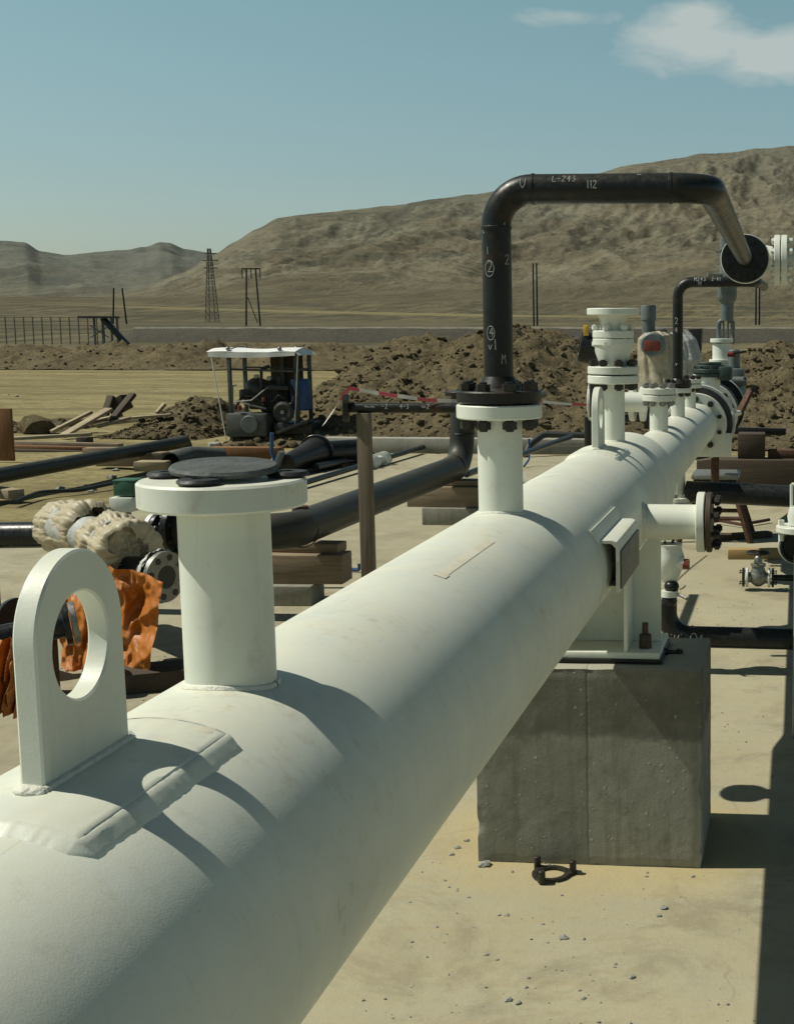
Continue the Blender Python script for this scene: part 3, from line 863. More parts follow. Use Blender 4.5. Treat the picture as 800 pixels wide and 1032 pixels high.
# second pipe pair of supports further on, hidden behind the block
def rough_block(c, size, n, chip):
    bm = bmesh.new(); bmesh.ops.create_cube(bm, size=1)
    for x in bm.verts: x.co = V((x.co.x*size[0], x.co.y*size[1], x.co.z*size[2]))
    bmesh.ops.subdivide_edges(bm, edges=list(bm.edges), cuts=n, use_grid_fill=True)
    bm.verts.index_update(); bm.normal_update(); vs = []
    hx, hy, hz = size[0]/2, size[1]/2, size[2]/2
    for x in bm.verts:
        p = x.co; d = sorted((hx-abs(p.x), hy-abs(p.y), hz-abs(p.z)))
        e = d[1]; q = p+V(c)
        k = chip*(.35+1.1*max(0, noise.noise(q*9))+1.6*max(0, noise.noise(q*26)-.15))*max(0, 1-e/.03) if e < .03 else 0
        g = x.normal*(.0016*noise.noise(q*5)+.0009*noise.noise(q*19))
        vs.append(p+g-x.normal*k+V(c))
    mb = MB().add(vs, [tuple(v.index for v in f.verts) for f in bm.faces]); bm.free(); return mb
block = rough_block((-.68, 4.62, BT/2-.004), (.757, .49, BT+.006), 63, .010)
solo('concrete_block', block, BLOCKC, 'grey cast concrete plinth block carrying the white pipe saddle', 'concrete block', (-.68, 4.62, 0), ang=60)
solo('bolt_stud', MB().bolt(P(672, 657, 4.60)+V((0, 0, .0)), V((1, .25, -.12)), .02, .055, .009), BOLT, 'black loose bolt lying on top of the concrete block beside the saddle plate', 'bolt', P(672, 657, 4.6))

# ------------------------------------------------------------------ gaskets on the open nozzle
zf = 1.605
mb = MB(); c = V((PX+.004, 1.618, zf+.0085))
pr = [(0, 0), (.056, 0), (.063, .0018), (.0642, .0055), (.061, .0092), (0, .0100)]
mb.lathe(pr, c, V((.03, -.06, 1)), 48)
solo('gasket_disc', mb, RUBBERD, 'thick black rubber disc lying over the open mouth of the foreground nozzle', 'gasket', c)
def small_gasket(c, r, lab, ax=Z):
    mb = MB(); mb.lathe([(r*.35, 0), (r*.9, 0), (r, .003), (r*.9, .0065), (r*.35, .007)], c, ax, 32, True)
    solo('gasket_ring', mb, RUBBER, lab, 'gasket', c)
small_gasket(V((PX+.002, 1.550, zf+.001)), .026, 'small black rubber ring at the near rim of the foreground nozzle flange')
small_gasket(V((PX-.073, 1.625, zf+.001)), .023, 'small black rubber ring at the left rim of the foreground nozzle flange')
small_gasket(V((PX+.072, 1.645, zf+.001)), .026, 'small black rubber ring at the right rim of the foreground nozzle flange')

# ------------------------------------------------------------------ black risers
riser = thing('riser_pipe', 'tall black pipe bent over like a gooseneck, chalk marked, bolted to the second nozzle', 'pipe', (PX, 3.194, 1.61))
rp = .034
path = bend([(PX, 3.194, 1.66), (PX, 3.194, 2.100), (-.205, 3.194, 2.100), (-.240, 6.17, 2.082)], .085, 14)
mb = MB(); mb.tube(path, rp, 40); rpipe = part('pipe_run', mb, BLACK, riser)
mb = MB(); mb.flange((PX, 3.194, 1.612), Z, .099, .028, 0, 56)
mb.lathe([(.062, .028), (.050, .034), (.036, .06), (.0, .06)], (PX, 3.194, 1.612), Z, 48)
bf = part('base_flange', mb, BLACKR, riser)
for i in range(8):
    a = 2*PI*(i+.5)/8+.12
    bb = MB(); bb.bolt((PX+.078*math.cos(a), 3.194+.078*math.sin(a), 1.608), Z, .060, .054, .0098)
    part('bolt', bb, BOLT, bf)
mb = MB()
for p, ax in (((PX, 3.194, 2.013), Z), ((PX+.088, 3.194, 2.1), X), ((-.293, 3.194, 2.1), X), ((PX, 3.194, 1.668), Z)):
    mb = MB(); mb.lathe([(rp-.002, -.006), (rp+.0018, -.003), (rp+.0018, .003), (rp-.002, .006)], p, ax, 40); part('weld_bead', mb, BLACKR, riser)
mb = MB(); mb.flange((-.240, 6.15, 2.082), Y, .104, .035, 0, 56)
e2 = part('end_flange', mb, BLACKS, riser)
for i in range(8):
    a = 2*PI*(i+.5)/8
    bb = MB(); bb.bolt((-.240+.082*math.cos(a), 6.15, 2.082+.082*math.sin(a)), -Y, .02, .02, .0095)
    part('bolt', bb, BLACKR, e2)

# chalk writing, strokes laid on the pipe surface
GLY = {'L': [[(0, 1), (0, 0), (.6, 0)]], '-': [[(0, .5), (.5, .5)]], '2': [[(0, .8), (.2, 1), (.5, .9), (.5, .6), (0, 0), (.6, .05)]],
       '4': [[(.4, 0), (.45, 1), (0, .4), (.65, .4)]], '3': [[(0, .95), (.5, .95), (.25, .55), (.55, .3), (.3, 0), (0, .1)]],
       '1': [[(.1, .85), (.25, 1), (.25, 0)]], 'U': [[(0, 1), (.05, .3), (.3, 0), (.6, .3), (.65, 1)]],
       'O': [[(.5+.5*math.cos(t*PI/9), .5+.62*math.sin(t*PI/9)) for t in range(19)]], '|': [[(.2, 1.1), (.25, 0)]],
       'M': [[(0, 0), (.05, 1), (.3, .5), (.5, 1), (.6, 0)]], 'v': [[(0, .5), (.25, 0), (.5, .5)]], 'c': [[(.6, .9), (.2, .8), (0, .4), (.3, 0), (.6, .1)]],
       '~': [[(0, .3), (.3, .6), (.6, .2), (.9, .5), (1.2, .2)]]}
def chalk(s, surf, u0, v0, h, w=.00085):
    """surf(u, v) -> point: u along the text, v up"""
    mb = MB(); u = u0
    for ch in s:
        if ch == ' ': u += h*.4; continue
        mx = 0
        for st in GLY[ch]:
            dense = []
            for (a, b), (c, d) in zip(st, st[1:]):
                for i in range(5): dense.append((a+(c-a)*i/5, b+(d-b)*i/5))
            dense.append(st[-1])
            mb.tube([surf(u+a*h*.75, v0+b*h) for a, b in dense], [w*(.8+.5*abs(noise.noise(V((i*.7, u*50, 0))))) for i in range(len(dense))], 6)
            mx = max(mx, max(a for a, b in st))
        u += (mx*.75+.22)*h
    return mb
def on_h(u, v):   # along the top run
    a = v/rp
    return V((u, 3.194-rp*math.cos(a)*1.004, 2.100+rp*math.sin(a)*1.004))
def on_v(u, v):   # round the upright
    a = u/rp
    return V((PX+rp*math.sin(a)*1.004, 3.194-rp*math.cos(a)*1.004, v))
for s, f, u, v, h in (('L-243', on_h, -.560, .014, .017), ('112', on_h, -.482, -.002, .018), ('~', on_h, -.370, .030, .012), ('U', on_h, -.634, .000, .024),
                      ('O', on_v, -.022, 1.905, .030), ('2', on_v, -.014, 1.912, .024), ('|', on_v, -.017, 1.952, .016), ('O', on_v, -.020, 1.760, .026), ('4', on_v, -.013, 1.764, .022), ('v|', on_v, -.016, 1.735, .022),
                      ('M', on_v, .015, 1.702, .022), ('c', on_v, -.030, 2.00, .016), ('2', on_v, .028, 1.93, .022), ('c', on_v, .027, 2.015, .014)):
    part('chalk_mark', chalk(s, f, u, v, h), CHALK, rpipe)

r2 = thing('riser_pipe', 'thin black bent pipe with chalk marks rising from the small nozzle on the reduced run', 'pipe', (PX, 8.02, 1.432))
rr = .030
mb = MB(); mb.tube(bend([(PX, 8.02, 1.45), (PX, 8.02, 2.038), (-.245, 8.02, 2.04), (-.235, 9.3, 2.05)], .085, 10), rr, 32)
p2 = part('pipe_run', mb, BLACK, r2)
mb = MB(); mb.flange((PX, 8.02, 1.436), Z, .080, .026); mb.lathe([(.05, .026), (.031, .05), (0, .05)], (PX, 8.02, 1.436), Z, 32)
bf = part('base_flange', mb, BLACKR, r2)
for i in range(8):
    a = 2*PI*(i+.5)/8
    part('bolt', MB().bolt((PX+.063*math.cos(a), 8.02+.063*math.sin(a), 1.432), Z, .05, .05, .009), BOLT, bf)
def on_h2(u, v):
    a = v/rr; return V((u, 8.02-rr*math.cos(a)*1.005, 2.039+rr*math.sin(a)*1.005))
def on_v2(u, v):
    a = u/rr; return V((PX+rr*math.sin(a)*1.005, 8.02-rr*math.cos(a)*1.005, v))
for s, f, u, v, h in (('M243', on_h2, -.60, .004, .026), ('2-41', on_h2, -.50, .006, .022), ('112', on_h2, -.58, -.018, .016), ('2', on_v2, -.012, 1.80, .035), ('4', on_v2, -.012, 1.75, .03), ('v', on_v2, -.012, 1.56, .03)):
    part('chalk_mark', chalk(s, f, u, v, h, .002), CHALK, p2)

# ------------------------------------------------------------------ white check valve on the third nozzle
cy = 5.208
cv = thing('check_valve', 'white valve with open top flange on the third nozzle, behind the far lifting eye', 'valve', (PX, cy, 1.604))
mb = MB(); mb.flange((PX, cy, 1.609), Z, .0975, .029, .03, 48); part('lower_flange', mb, WHITE2, cv)
mb = MB(); mb.cyl((PX, cy, 1.603), (PX, cy, 1.61), .07, n=40); part('gasket', mb, BOLT, cv)
mb = MB(); mb.lathe([(.030, 1.638), (.050, 1.640), (.056, 1.655), (.068, 1.69), (.072, 1.718), (.03, 1.718)], (PX, cy, 0), Z, 48); part('bowl', mb, WHITE2, cv)
mb = MB(); mb.flange((PX, cy, 1.716), Z, .0775, .026, .03, 48, .003); part('body_flange', mb, WHITE2, cv)
mb = MB(); mb.flange((PX, cy, 1.744), Z, .0775, .028, .03, 48, .003); part('body_flange', mb, WHITE2, cv)
mb = MB(); mb.lathe([(.030, 1.772), (.046, 1.772), (.045, 1.79), (.050, 1.812), (.062, 1.83), (.04, 1.83)], (PX, cy, 0), Z, 48); part('neck', mb, WHITE2, cv)
mb = MB(); mb.flange((PX, cy, 1.829), Z, .0985, .026, .045, 56); part('top_flange', mb, WHITE2, cv)
for i in range(6):
    a = 2*PI*(i+.25)/6
    part('stud', MB().bolt((PX+.066*math.cos(a), cy+.066*math.sin(a), 1.745), Z, .035, .05, .0085), WHITE2, cv)
for i in range(8):
    a = 2*PI*(i+.5)/8
    part('bolt', MB().bolt((PX+.078*math.cos(a), cy+.078*math.sin(a), 1.606), Z, .058, .058, .0098), BOLT, cv)

# ------------------------------------------------------------------ valves and actuators beyond the header end
def vflange(o, ax, r, t, mat, parent, bolts=10, bm=BOLT, name='flange', off=.02):
    mb = MB(); mb.flange(V(o), ax, r, t, 0, 56)
    f = part(name, mb, mat, parent)
    if bolts:
        axn, u, v = frame(ax)
        for i in range(bolts):
            a = 2*PI*(i+.5)/bolts
            part('bolt', MB().bolt(V(o)+(u*math.cos(a)+v*math.sin(a))*r*.82, axn, off, t+off, r*.055), bm, f)
    return f
LZ = TZ
v1 = thing('gate_valve', 'white and dark green inline valve bolted right behind the white header end flange', 'valve', (PX, 10.1, LZ))
vflange((PX, 9.605, LZ), Y, .266, .05, WHITE2, v1, 12)
mb = MB(); mb.lathe([(.14, 9.65), (.15, 9.75), (.20, 9.95), (.20, 10.25), (.15, 10.45), (.14, 10.6)], (PX, 0, LZ), Y, 56); part('valve_body', mb, WHITE2, v1)
vflange((PX, 10.58, LZ), Y, .238, .06, WHITE2, v1, 12)
mb = MB(); mb.cyl((PX, 10.1, LZ+.15), (PX, 10.1, LZ+.26), .115, n=40); part('bonnet_neck', mb, WHITE2, v1)
bz = P(715, 377, 10.1).z
mb = MB(); mb.cyl((PX+.03, 10.1, LZ+.2), (PX+.03, 10.1, bz), .10, n=40)
part('bonnet_neck', mb, WHITE2, v1)
mb = MB()
for z_, r_, h_ in ((0, .120, .030), (.033, .128, .028), (.064, .108, .022), (.088, .085, .02)): mb.flange((PX+.055, 10.1, bz-.02+z_), Z, r_, h_, 0, 40)
mb.box((PX+.17, 10.06, bz+.01), (.10, .14, .10), None, .015)
for i in range(8): mb.bolt((PX+.055+.108*math.cos(i*PI/4+.2), 10.1+.108*math.sin(i*PI/4+.2), bz+.012), Z, .03, .05, .009)
part('bonnet', mb, DGREEN, v1)
part('gasket_ring', MB().flange((PX, 10.644, LZ), Y, .245, .04, 0, 56), DARK, v1)
part('lever', MB().plank(P(744, 418, 9.9), P(751, 402, 9.9)+V((.03, .1, .05)), .05, .03), RUST, v1)
part('lever', MB().cyl(P(736, 417, 9.6), P(745, 416, 9.7), .018, n=14), WHITE2, v1)

v2 = thing('gate_valve', 'grey yoked gate valve with tall cylindrical actuator column, furthest along the header line', 'valve', (PX, 12.5, LZ))
vflange((PX, 10.69, LZ), Y, .245, .05, BLACKR, v2, 12)
mb = MB(); mb.lathe([(.15, 10.74), (.15, 11.3), (.2, 11.9), (.24, 12.3), (.24, 12.7), (.17, 13.2)], (PX, 0, LZ), Y, 48); part('valve_body', mb, DGREEN, v2)
vflange((PX, 11.35, LZ), Y, .26, .06, BLACKS, v2, 12)
vflange((PX, 11.45, LZ), Y, .26, .06, WHITE2, v2, 0)
A = P(727, 0, 12.5).x
zz = lambda py, y=12.5: P(727, py, y).z
mb = MB(); mb.lathe([(.12, zz(400)), (.10, zz(372)), (.085, zz(366)), (.085, zz(346)), (.0, zz(346))], (A, 12.5, 0), Z, 40); part('bonnet', mb, WHITE2, v2)
mb = MB(); mb.flange((A, 12.5, zz(345)), Z, .105, .035, 0, 40); mb.flange((A, 12.5, zz(366)), Z, .115, .035, 0, 40); part('bonnet_flange', mb, WHITE2, v2)
mb = MB()
for s in (-1, 1):
    x = A+.035+s*.062
    mb.tube(bend([(x, 12.5, zz(346)), (x, 12.5, zz(325)), (A+.035+s*.02, 12.5, zz(321))], .03, 5), .021, 10)
for s in (-.02, .02): mb.cyl((A+.035+s, 12.5, zz(345)), (A+.035+s, 12.5, zz(322)), .008, n=8)
part('yoke', mb, GREY, v2)
mb = MB(); x = A+.045
mb.lathe([(0, zz(323)), (.058, zz(323)), (.062, zz(305)), (.078, zz(303)), (.088, zz(299)), (.088, zz(281)), (.068, zz(273)), (.068, zz(240)), (.0, zz(237))], (x, 12.5, 0), Z, 32); part('actuator_column', mb, GREY, v2)
mb = MB(); mb.cyl((x-.05, 12.44, zz(277)), (x-.16, 12.40, zz(277)), .016, n=12); mb.cyl((x-.13, 12.40, zz(277)), (x-.17, 12.39, zz(277)), .025, n=6); part('grease_fitting', mb, STEEL, v2)
mb = MB(); mb.cyl(P(740, 372, 12.2), P(740, 352, 12.2), .05, n=20, bev=.01); mb.box(P(741, 380, 12.2), (.16, .2, .16), None, .02); mb.cyl(P(732, 384, 12.1), P(752, 384, 12.1), .04, n=16); part('gearbox', mb, GREY, v2)
part('indicator', MB().cyl(P(733, 357, 12.05), P(741, 357, 12.05), .022, n=16), REDP, v2)
part('handle', MB().plank(P(738, 356, 12), P(752, 354, 12), .04, .02), BOLT, v2)
part('handle', MB().plank(P(748, 412, 11.2), P(761, 388, 11.2), .05, .03), BLACKR, v2)

def wrapped(name, fn, n1, n2, mat, parent, seed, amp):
    mb = MB()
    def f(u, v):
        p, nrm = fn(u, v)
        q = V((p.x*8+seed, p.y*8, p.z*2.2))
        return p + nrm*(amp*(noise.noise(q*.6) + .9*abs(math.sin(2*PI*v*4+2.5*noise.noise(q*.5)+p.z*3))**.6 + .7*abs(math.sin(2*PI*v*7+3*noise.noise(q*.7)))**.7 + .3*noise.noise(q*3)))
    mb.grid(f, n1, n2, True)
    return part(name, mb, mat, parent, ang=180)
def tubef(path, rads, squash=1.0):
    path = [V(p) for p in path]
    def f(u, v):
        t = u*(len(path)-1); i = min(int(t), len(path)-2); k = t-i
        c = path[i].lerp(path[i+1], k); r = rads[i]+(rads[i+1]-rads[i])*k
        ax, a, b = frame(path[-1]-path[0])
        n = a*math.cos(2*PI*v)+b*math.sin(2*PI*v)*squash
        return c+n*r, n
    return f
# actuator with grey column and red window, body wrapped in film
a1 = thing('valve_actuator', 'grey motor actuator with red window, wrapped in crumpled tan film behind the white valves', 'actuator', P(664, 400, 10.4))
q = lambda px, py, y=10.4: P(px, py, y)
mb = MB(); c = q(653.5, 336); mb.lathe([(0, 0), (.050, 0), (.050, .10), (.057, .102), (.057, .20), (.052, .212), (0, .214)], c, Z, 36); part('motor_housing', mb, GREY, a1)
wrapped('wrap_bag', tubef([q(660, 334), q(661, 339), q(662, 362), q(664, 374), q(667, 394)], [.05, .105, .115, .12, .15]), 60, 96, FILMT, a1, 2, .022)
mb = MB(); c = q(657, 347, 10.15); mb.cyl(c, c+V((0, .25, 0)), .088, n=36, bev=.012); part('control_head', mb, GREY, a1)
mb = MB(); c = q(657, 348.5, 10.145); mb.box(c, (.115, .012, .075), None, .012); part('window', mb, REDP, a1)
a2 = thing('valve_actuator', 'motor actuator wrapped in pale green film with dark hood, behind the thin black riser', 'actuator', P(684, 400, 11.2))
wrapped('wrap_bag', tubef([q(680, 334, 11.2), q(684, 345, 11.2), q(688, 365, 11.2), q(690, 384, 11.2)], [.07, .11, .13, .07]), 60, 96, FILM, a2, 5, .022)
mb = MB(); mb.poly([q(692, 332, 11.2), q(707, 331, 11.2), q(706, 352, 11.2), q(700, 376, 11.2), q(694, 372, 11.2), q(696, 350, 11.2)], (0, .15, 0)); part('hood', mb, DARK, a2)
part('lamp', MB().box(q(668, 336, 11.2), (.06, .06, .07), None, .01), DARK, a2)

# open black pipe end and yellow tag behind the check valve
e = thing('pipe_elbow', 'short black open ended pipe elbow on a stand, left of the white check valve', 'pipe', P(590, 372, 7.2))
mb = MB(); c0, c1 = P(583.5, 349, 7.15), P(612, 354, 7.3)
mb.lathe([(.058, .012), (.064, 0), (.078, .002), (.084, .02), (.080, (c1-c0).length), (.058, (c1-c0).length), (.058, .012)], c0, V((.92, .18, -.16)), 32)
part('pipe_stub', mb, BLACKS, e)
part('tag', MB().box(P(590.5, 333, 7.1), (.026, .02, .055), None, .004), YEL, e)
mb = MB(); mb.cyl(P(598, 353, 7.3), P(598, 420, 7.3), .022, n=14); part('stand', mb, BLACKR, e)

w1 = thing('flanged_spool', 'white flanged pipe spool seen edge on behind the third nozzle, black pipes joined to it', 'pipe', P(600, 440, 7.6))
c = P(594, 405, 7.6); mb = MB(); mb.flange(c, X, .105, .03, 0, 48); part('flange', mb, WHITE2, w1)
part('spool', MB().cyl(c, c+V((.32, 0, 0)), .055, n=32), WHITE2, w1)
c2 = P(640, 407, 7.9); part('flange', MB().flange(c2-V((.03, 0, 0)), X, .10, .03, 0, 48), WHITE2, w1)
part('flange', MB().flange(c2+V((.03, 0, 0)), X, .10, .03, 0, 48), WHITE2, w1)
part('pipe_run', MB().tube([P(598, 412, 7.9), P(662, 413.5, 8.2)], .022, 14), BLACKS, w1)
part('pipe_run', MB().tube([P(598, 422, 7.9), P(662, 421.5, 8.2)], .024, 14), BLACKS, w1)
part('leg', MB().cyl(P(654, 432, 8.1), P(654, 412, 8.1), .03, n=12), BLACKR, w1)
part('leg', MB().cyl(P(594, 420, 7.65), V((P(594, 420, 7.65).x, 7.65, 0)), .03, n=12), BLACKR, w1)

# white flanges beside the end of the gooseneck
w2 = thing('flanged_valve', 'white bolted flange pair beside the black gooseneck end flange at the right edge', 'valve', P(786, 290, 6.25))
C = P(783, 262, 6.3)
mb = MB(); mb.lathe([(0, -.22), (.060, -.20), (.085, -.10), (.06, 0.0)], (C.x-.02, 6.3, C.z), X, 40); part('valve_body', mb, WHITE2, w2)
for x0 in (0, .031):
    f = vflange((C.x+x0-.012, 6.3, C.z), X, .112, .027, WHITE2, w2, 0)
for i in range(8):
    a = 2*PI*(i+.5)/8
    part('bolt', MB().bolt((C.x+.018, 6.3+.09*math.cos(a), C.z+.09*math.sin(a)), X, .045, .055, .0085), WHITE2, w2)
part('nozzle', MB().cyl((C.x+.046, 6.3, C.z), (C.x+.3, 6.3, C.z), .055, n=32), WHITE2, w2)
mb = MB(); mb.flange((-.240, 6.188, 2.082), Y, .108, .03, 0, 56); mb.cyl((-.24, 6.2, 2.082), (-.24, 6.36, 2.082), .07, n=32); part('flange', mb, WHITE2, w2)
part('nozzle', MB().cyl((-.24, 6.3, 2.082), (C.x-.05, 6.3, C.z), .06, n=32), WHITE2, w2)
part('grease_fitting', MB().cyl((-.30, 6.27, 2.115), (-.375, 6.26, 2.12), .008, n=10), STEEL, w2)
part('support_post', MB().cyl((C.x+.34, 6.3, 0), (C.x+.34, 6.3, C.z+.02), .05, n=20), GREY, w2)
part('nozzle', MB().cyl((C.x+.28, 6.3, C.z), (C.x+.36, 6.3, C.z), .055, n=32), WHITE2, w2)

# ------------------------------------------------------------------ drains and black cross pipes on the right
d1 = thing('drain_valve', 'white elbow and black ball valve of a drain hanging below the header behind the saddle', 'valve', (-.66, 7.0, .35))
dx = P(672, 0, 7.0).x
zz7 = lambda py: P(672, py, 7.0).z
mb = MB(); mb.lathe([(0, zz7(586)), (.035, zz7(586)), (.055, zz7(580)), (.075, zz7(570)), (.078, zz7(560)), (.065, zz7(552)), (.07, zz7(548)), (0, zz7(547))], (dx+.01, 7.0, 0), Z, 40); part('valve_body', mb, WHITE2, d1)
vflange((PX, 7.02, .700), Z, .082, .027, WHITE2, d1, 8, BOLT)
part('cap', MB().cyl((dx+.085, 6.96, zz7(567)), (dx+.118, 6.96, zz7(567)), .028, n=8), REDP, d1)
part('side_boss', MB().cyl((dx+.04, 6.97, zz7(566)), (dx+.09, 6.97, zz7(566)), .035, n=20), WHITE2, d1)
bx = P(677, 0, 7.0).x
mb = MB(); mb.rock((bx, 6.97, zz7(590)), (.038, .038, .034), 2, 1, 3, .1); mb.rock((bx-.01, 6.97, zz7(604)), (.042, .042, .038), 4, 1, 3, .1); part('ball_valve', mb, BLACKS, d1)
part('clamp_ring', MB().cyl((bx-.01, 6.97, zz7(600)), (bx-.01, 6.97, zz7(594)), .044, n=28), WHITE2, d1)
part('stem', MB().cyl((bx-.02, 6.99, zz7(588)), (bx-.02, 6.99, zz7(575)), .022, n=20), WHITE2, d1)
part('handle', MB().cyl((bx+.04, 6.95, zz7(597)), P(692, 603.5, 6.9), .010, .008, 10), STEEL, d1)
part('wire', MB().tube([(bx+.045, 6.95, zz7(592)), P(688, 593, 6.9), P(691, 590, 6.9)], .003, 6), BOLT, d1)

cp = thing('drain_pipe', 'black cross pipe low over the slab, elbowing up to the drain behind the concrete block', 'pipe', (.1, 7.0, .1))
cx = P(671, 0, 7.0).x
mb = MB(); mb.tube(bend([(cx, 7.0, zz7(607)), (cx, 7.0, .187), (.9, 7.0, .180)], .13, 12), .056, 36); run = part('pipe_run', mb, BLACKS, cp)
part('weld_bead', MB().lathe([(.055, -.008), (.059, -.004), (.059, .004), (.055, .008)], (cx+.135, 7.0, .187), X, 36), BLACKR, cp)
part('chalk_mark', chalk('2c', lambda u, v: V((cx+.03+u, 7.0-.0575*math.cos(v/.057), 0.187+.0575*math.sin(v/.057))), 0, -.02, .05, .002), CHALK, run)
part('chalk_mark', chalk('O4', lambda u, v: V((cx+.03+u, 7.0-.0575*math.cos(v/.057), 0.187+.0575*math.sin(v/.057))), .1, -.02, .045, .002), CHALK, run)
for x in (.25, .75): part('support', MB().box((x, 7.0, .06), (.1, .2, .12), None, .006), BLOCKB, cp)

c2 = thing('cross_pipe', 'black cross pipe running right from the second drain nozzle, below the header end flange', 'pipe', (0, 8.02, .7))
mb = MB(); mb.tube([(PX+.05, 8.02, .825), (.9, 7.93, .775)], .063, 36); part('pipe_run', mb, BLACKS, c2)
mb = MB(); mb.flange((PX, 8.02, .735), Z, .082, .027, 0, 40); mb.cyl((PX, 8.02, .68), (PX, 8.02, .735), .05, n=24); part('flange', mb, WHITE2, c2)
for i in range(6):
    a = 2*PI*i/6+.3
    part('bolt', MB().bolt((PX+.064*math.cos(a), 8.02+.064*math.sin(a), .764), Z, .045, .05, .009), STEEL, c2)
part('support_post', MB().cyl((.55, 7.96, 0), (.55, 7.96, .74), .045, n=16), BLACKR, c2)

gv = thing('gate_valve', 'small silver gate valve with black handwheel lying low over the slab at right', 'valve', (P(765, 0, 9.27).x, 9.27, 0))
g = lambda px, py, y=9.27: P(px, py, y)
vx = g(765, 0).x; vz = g(765, 582).z
mb = MB(); mb.cyl((vx-.07, 9.27, vz), (vx+.07, 9.27, vz), .035, n=28); mb.rock((vx, 9.27, vz+.005), (.062, .055, .068), 1, 1, 3, .05); mb.lathe([(.05, vz+.04), (.042, vz+.075), (.052, vz+.08), (.052, vz+.095), (.03, vz+.10), (.026, vz+.14), (.016, vz+.15), (.014, vz+.175), (0, vz+.175)], (vx, 9.27, 0), Z, 28); part('valve_body', mb, STEEL, gv)
for s in (-1, 1):
    vflange((vx+s*.075-.008, 9.27, vz), X, .066, .016, WHITE2, gv, 0)
    vflange((vx+s*.100-.008, 9.27, vz), X, .066, .016, BLACKS, gv, 4, BOLT)
hz = g(765, 557).z
mb = MB(); mb.tube([(vx+.075*math.cos(a*PI/12), 9.27+.075*math.sin(a*PI/12), hz) for a in range(25)], .0085, 8, False); mb.tube([(vx-.075, 9.27, hz), (vx+.075, 9.27, hz)], .008, 8); mb.tube([(vx, 9.20, hz), (vx, 9.345, hz)], .008, 8); mb.cyl((vx, 9.27, hz-.015), (vx, 9.27, hz+.015), .018, n=12); part('handwheel', mb, BOLT, gv)
part('pipe_stub', MB().tube([(vx+.1, 9.27, vz), (vx+1.2, 9.27, vz)], .022, 16), BLACKS, gv)
part('support', MB().box((vx+.75, 9.27, (vz-.022)/2), (.12, .12, vz-.022), None, .004), TIMBER, gv)

# neighbouring vessel piece at the right edge
nv_ = thing('flanged_nozzle', 'white flanged elbow with black round face on grey post at the right edge', 'pipe', P(812, 640, 6.0))
q6 = lambda px, py, y=6.0: P(px, py, y)
c = q6(802, 552); mb = MB(); mb.lathe([(.0, .02), (.055, .02), (.060, 0), (.070, 0), (.071, .2), (0, .2)], c, Y, 40); part('pipe_end', mb, BLACKS, nv_)
mb = MB(); mb.lathe([(.071, 0), (.078, 0), (.080, .012), (.080, .05), (.071, .05)], c+V((0, .03, 0)), Y, 40); part('rim', mb, WHITE2, nv_)
mb = MB(); mb.flange(q6(806, 536), Z, .105, .028, 0, 48); part('flange', mb, WHITE2, nv_)
mb = MB(); mb.lathe([(.055, 0), (.06, .04), (.05, .08), (0, .085)], q6(807, 529), Z, 32); part('hub', mb, WHITE2, nv_)
mb = MB(); mb.cyl(q6(787, 531), q6(787, 524), .014, n=6); mb.cyl(q6(787, 545), q6(787, 537), .012, n=6); part('bolt', mb, WHITE2, nv_)
cc = q6(813, 560, 5.88); mb = MB(); mb.cyl((cc.x, cc.y, 0), (cc.x, cc.y, cc.z), .055, n=32); part('post', mb, GREY, nv_)
cc = q6(806, 500); mb = MB()
for (a_, b_) in (((797.5, 488), (797.5, 512)), ((797.5, 488), (815, 489)), ((797.5, 512), (815, 513))): mb.tube([q6(*a_), q6(*b_)], .007, 8)
part('guard_frame', mb, WHITE2, nv_)
mb = MB(); mb.tube([q6(815, 470), q6(815, 536)], .05, 24); part('upper_pipe', mb, WHITE2, nv_)

# ------------------------------------------------------------------ timbers, trestle at the right
def timber(name, a, b, w, t, mat, label, cat='timber', group=None, roll=0.0, bev=.008):
    a = V(a); b = V(b); return solo(name, MB().plank(a, b, w, t, roll, bev), mat, label, cat, ((a+b)/2), group)
B0, B1 = P(703, 470, 14.2), P(850, 472, 14.2)
timber('timber_beam', V((B0.x, 14.2, .215)), V((B1.x, 14.2, .215)), .35, .43, TIMBERD, 'long dark brown timber beam lying across behind the header end, right side')
timber('timber_block', V((P(744, 0, 14.3).x, 14.3, .56)), V((P(771, 0, 14.3).x, 14.3, .56)), .3, .255, TIMBERD, 'dark square timber block standing on top of the long brown beam')
timber('steel_bar', V((P(774, 0, 14.3).x, 14.3, .475)), V((P(860, 0, 14.3).x, 14.3, .475)), .16, .085, RUST, 'rusty steel bar lying on the brown beam at the right edge', 'bar')
timber('steel_rail', V((P(738, 0, 14.9).x, 14.9, .665)), V((P(792, 0, 14.9).x, 14.9, .655)), .08, .075, BLACKR, 'dark steel rail behind the timber block at the foot of the soil mound', 'rail')
timber('yellow_timber', G(733, 563)+V((0, 0, .04)), G(786, 563)+V((0, 0, .04)), .09, .08, YELWOOD, 'yellow timber batten lying on the slab behind the small gate valve')
timber('rusty_post', P(720.5, 492, 10.2), P(720.5, 459, 10.2), .06, .06, RUST, 'rusty steel prop standing under the header end plate', 'prop')
tr = thing('steel_trestle', 'low steel trestle table with splayed legs on the slab behind the black cross pipe', 'trestle', (P(720, 0, 11.6).x, 11.6, 0))
z1 = P(720, 478, 11.6).z
mb = MB(); mb.box((P(722, 0, 11.6).x, 11.6, z1), (.39, .5, .035), None, .004); part('table_top', mb, STEEL, tr)
mb = MB(); mb.box((P(722, 0, 11.6).x, 11.6, z1-.045), (.36, .45, .05), None, .004); part('frame', mb, BLACKR, tr)
xc = P(722, 0, 11.6).x
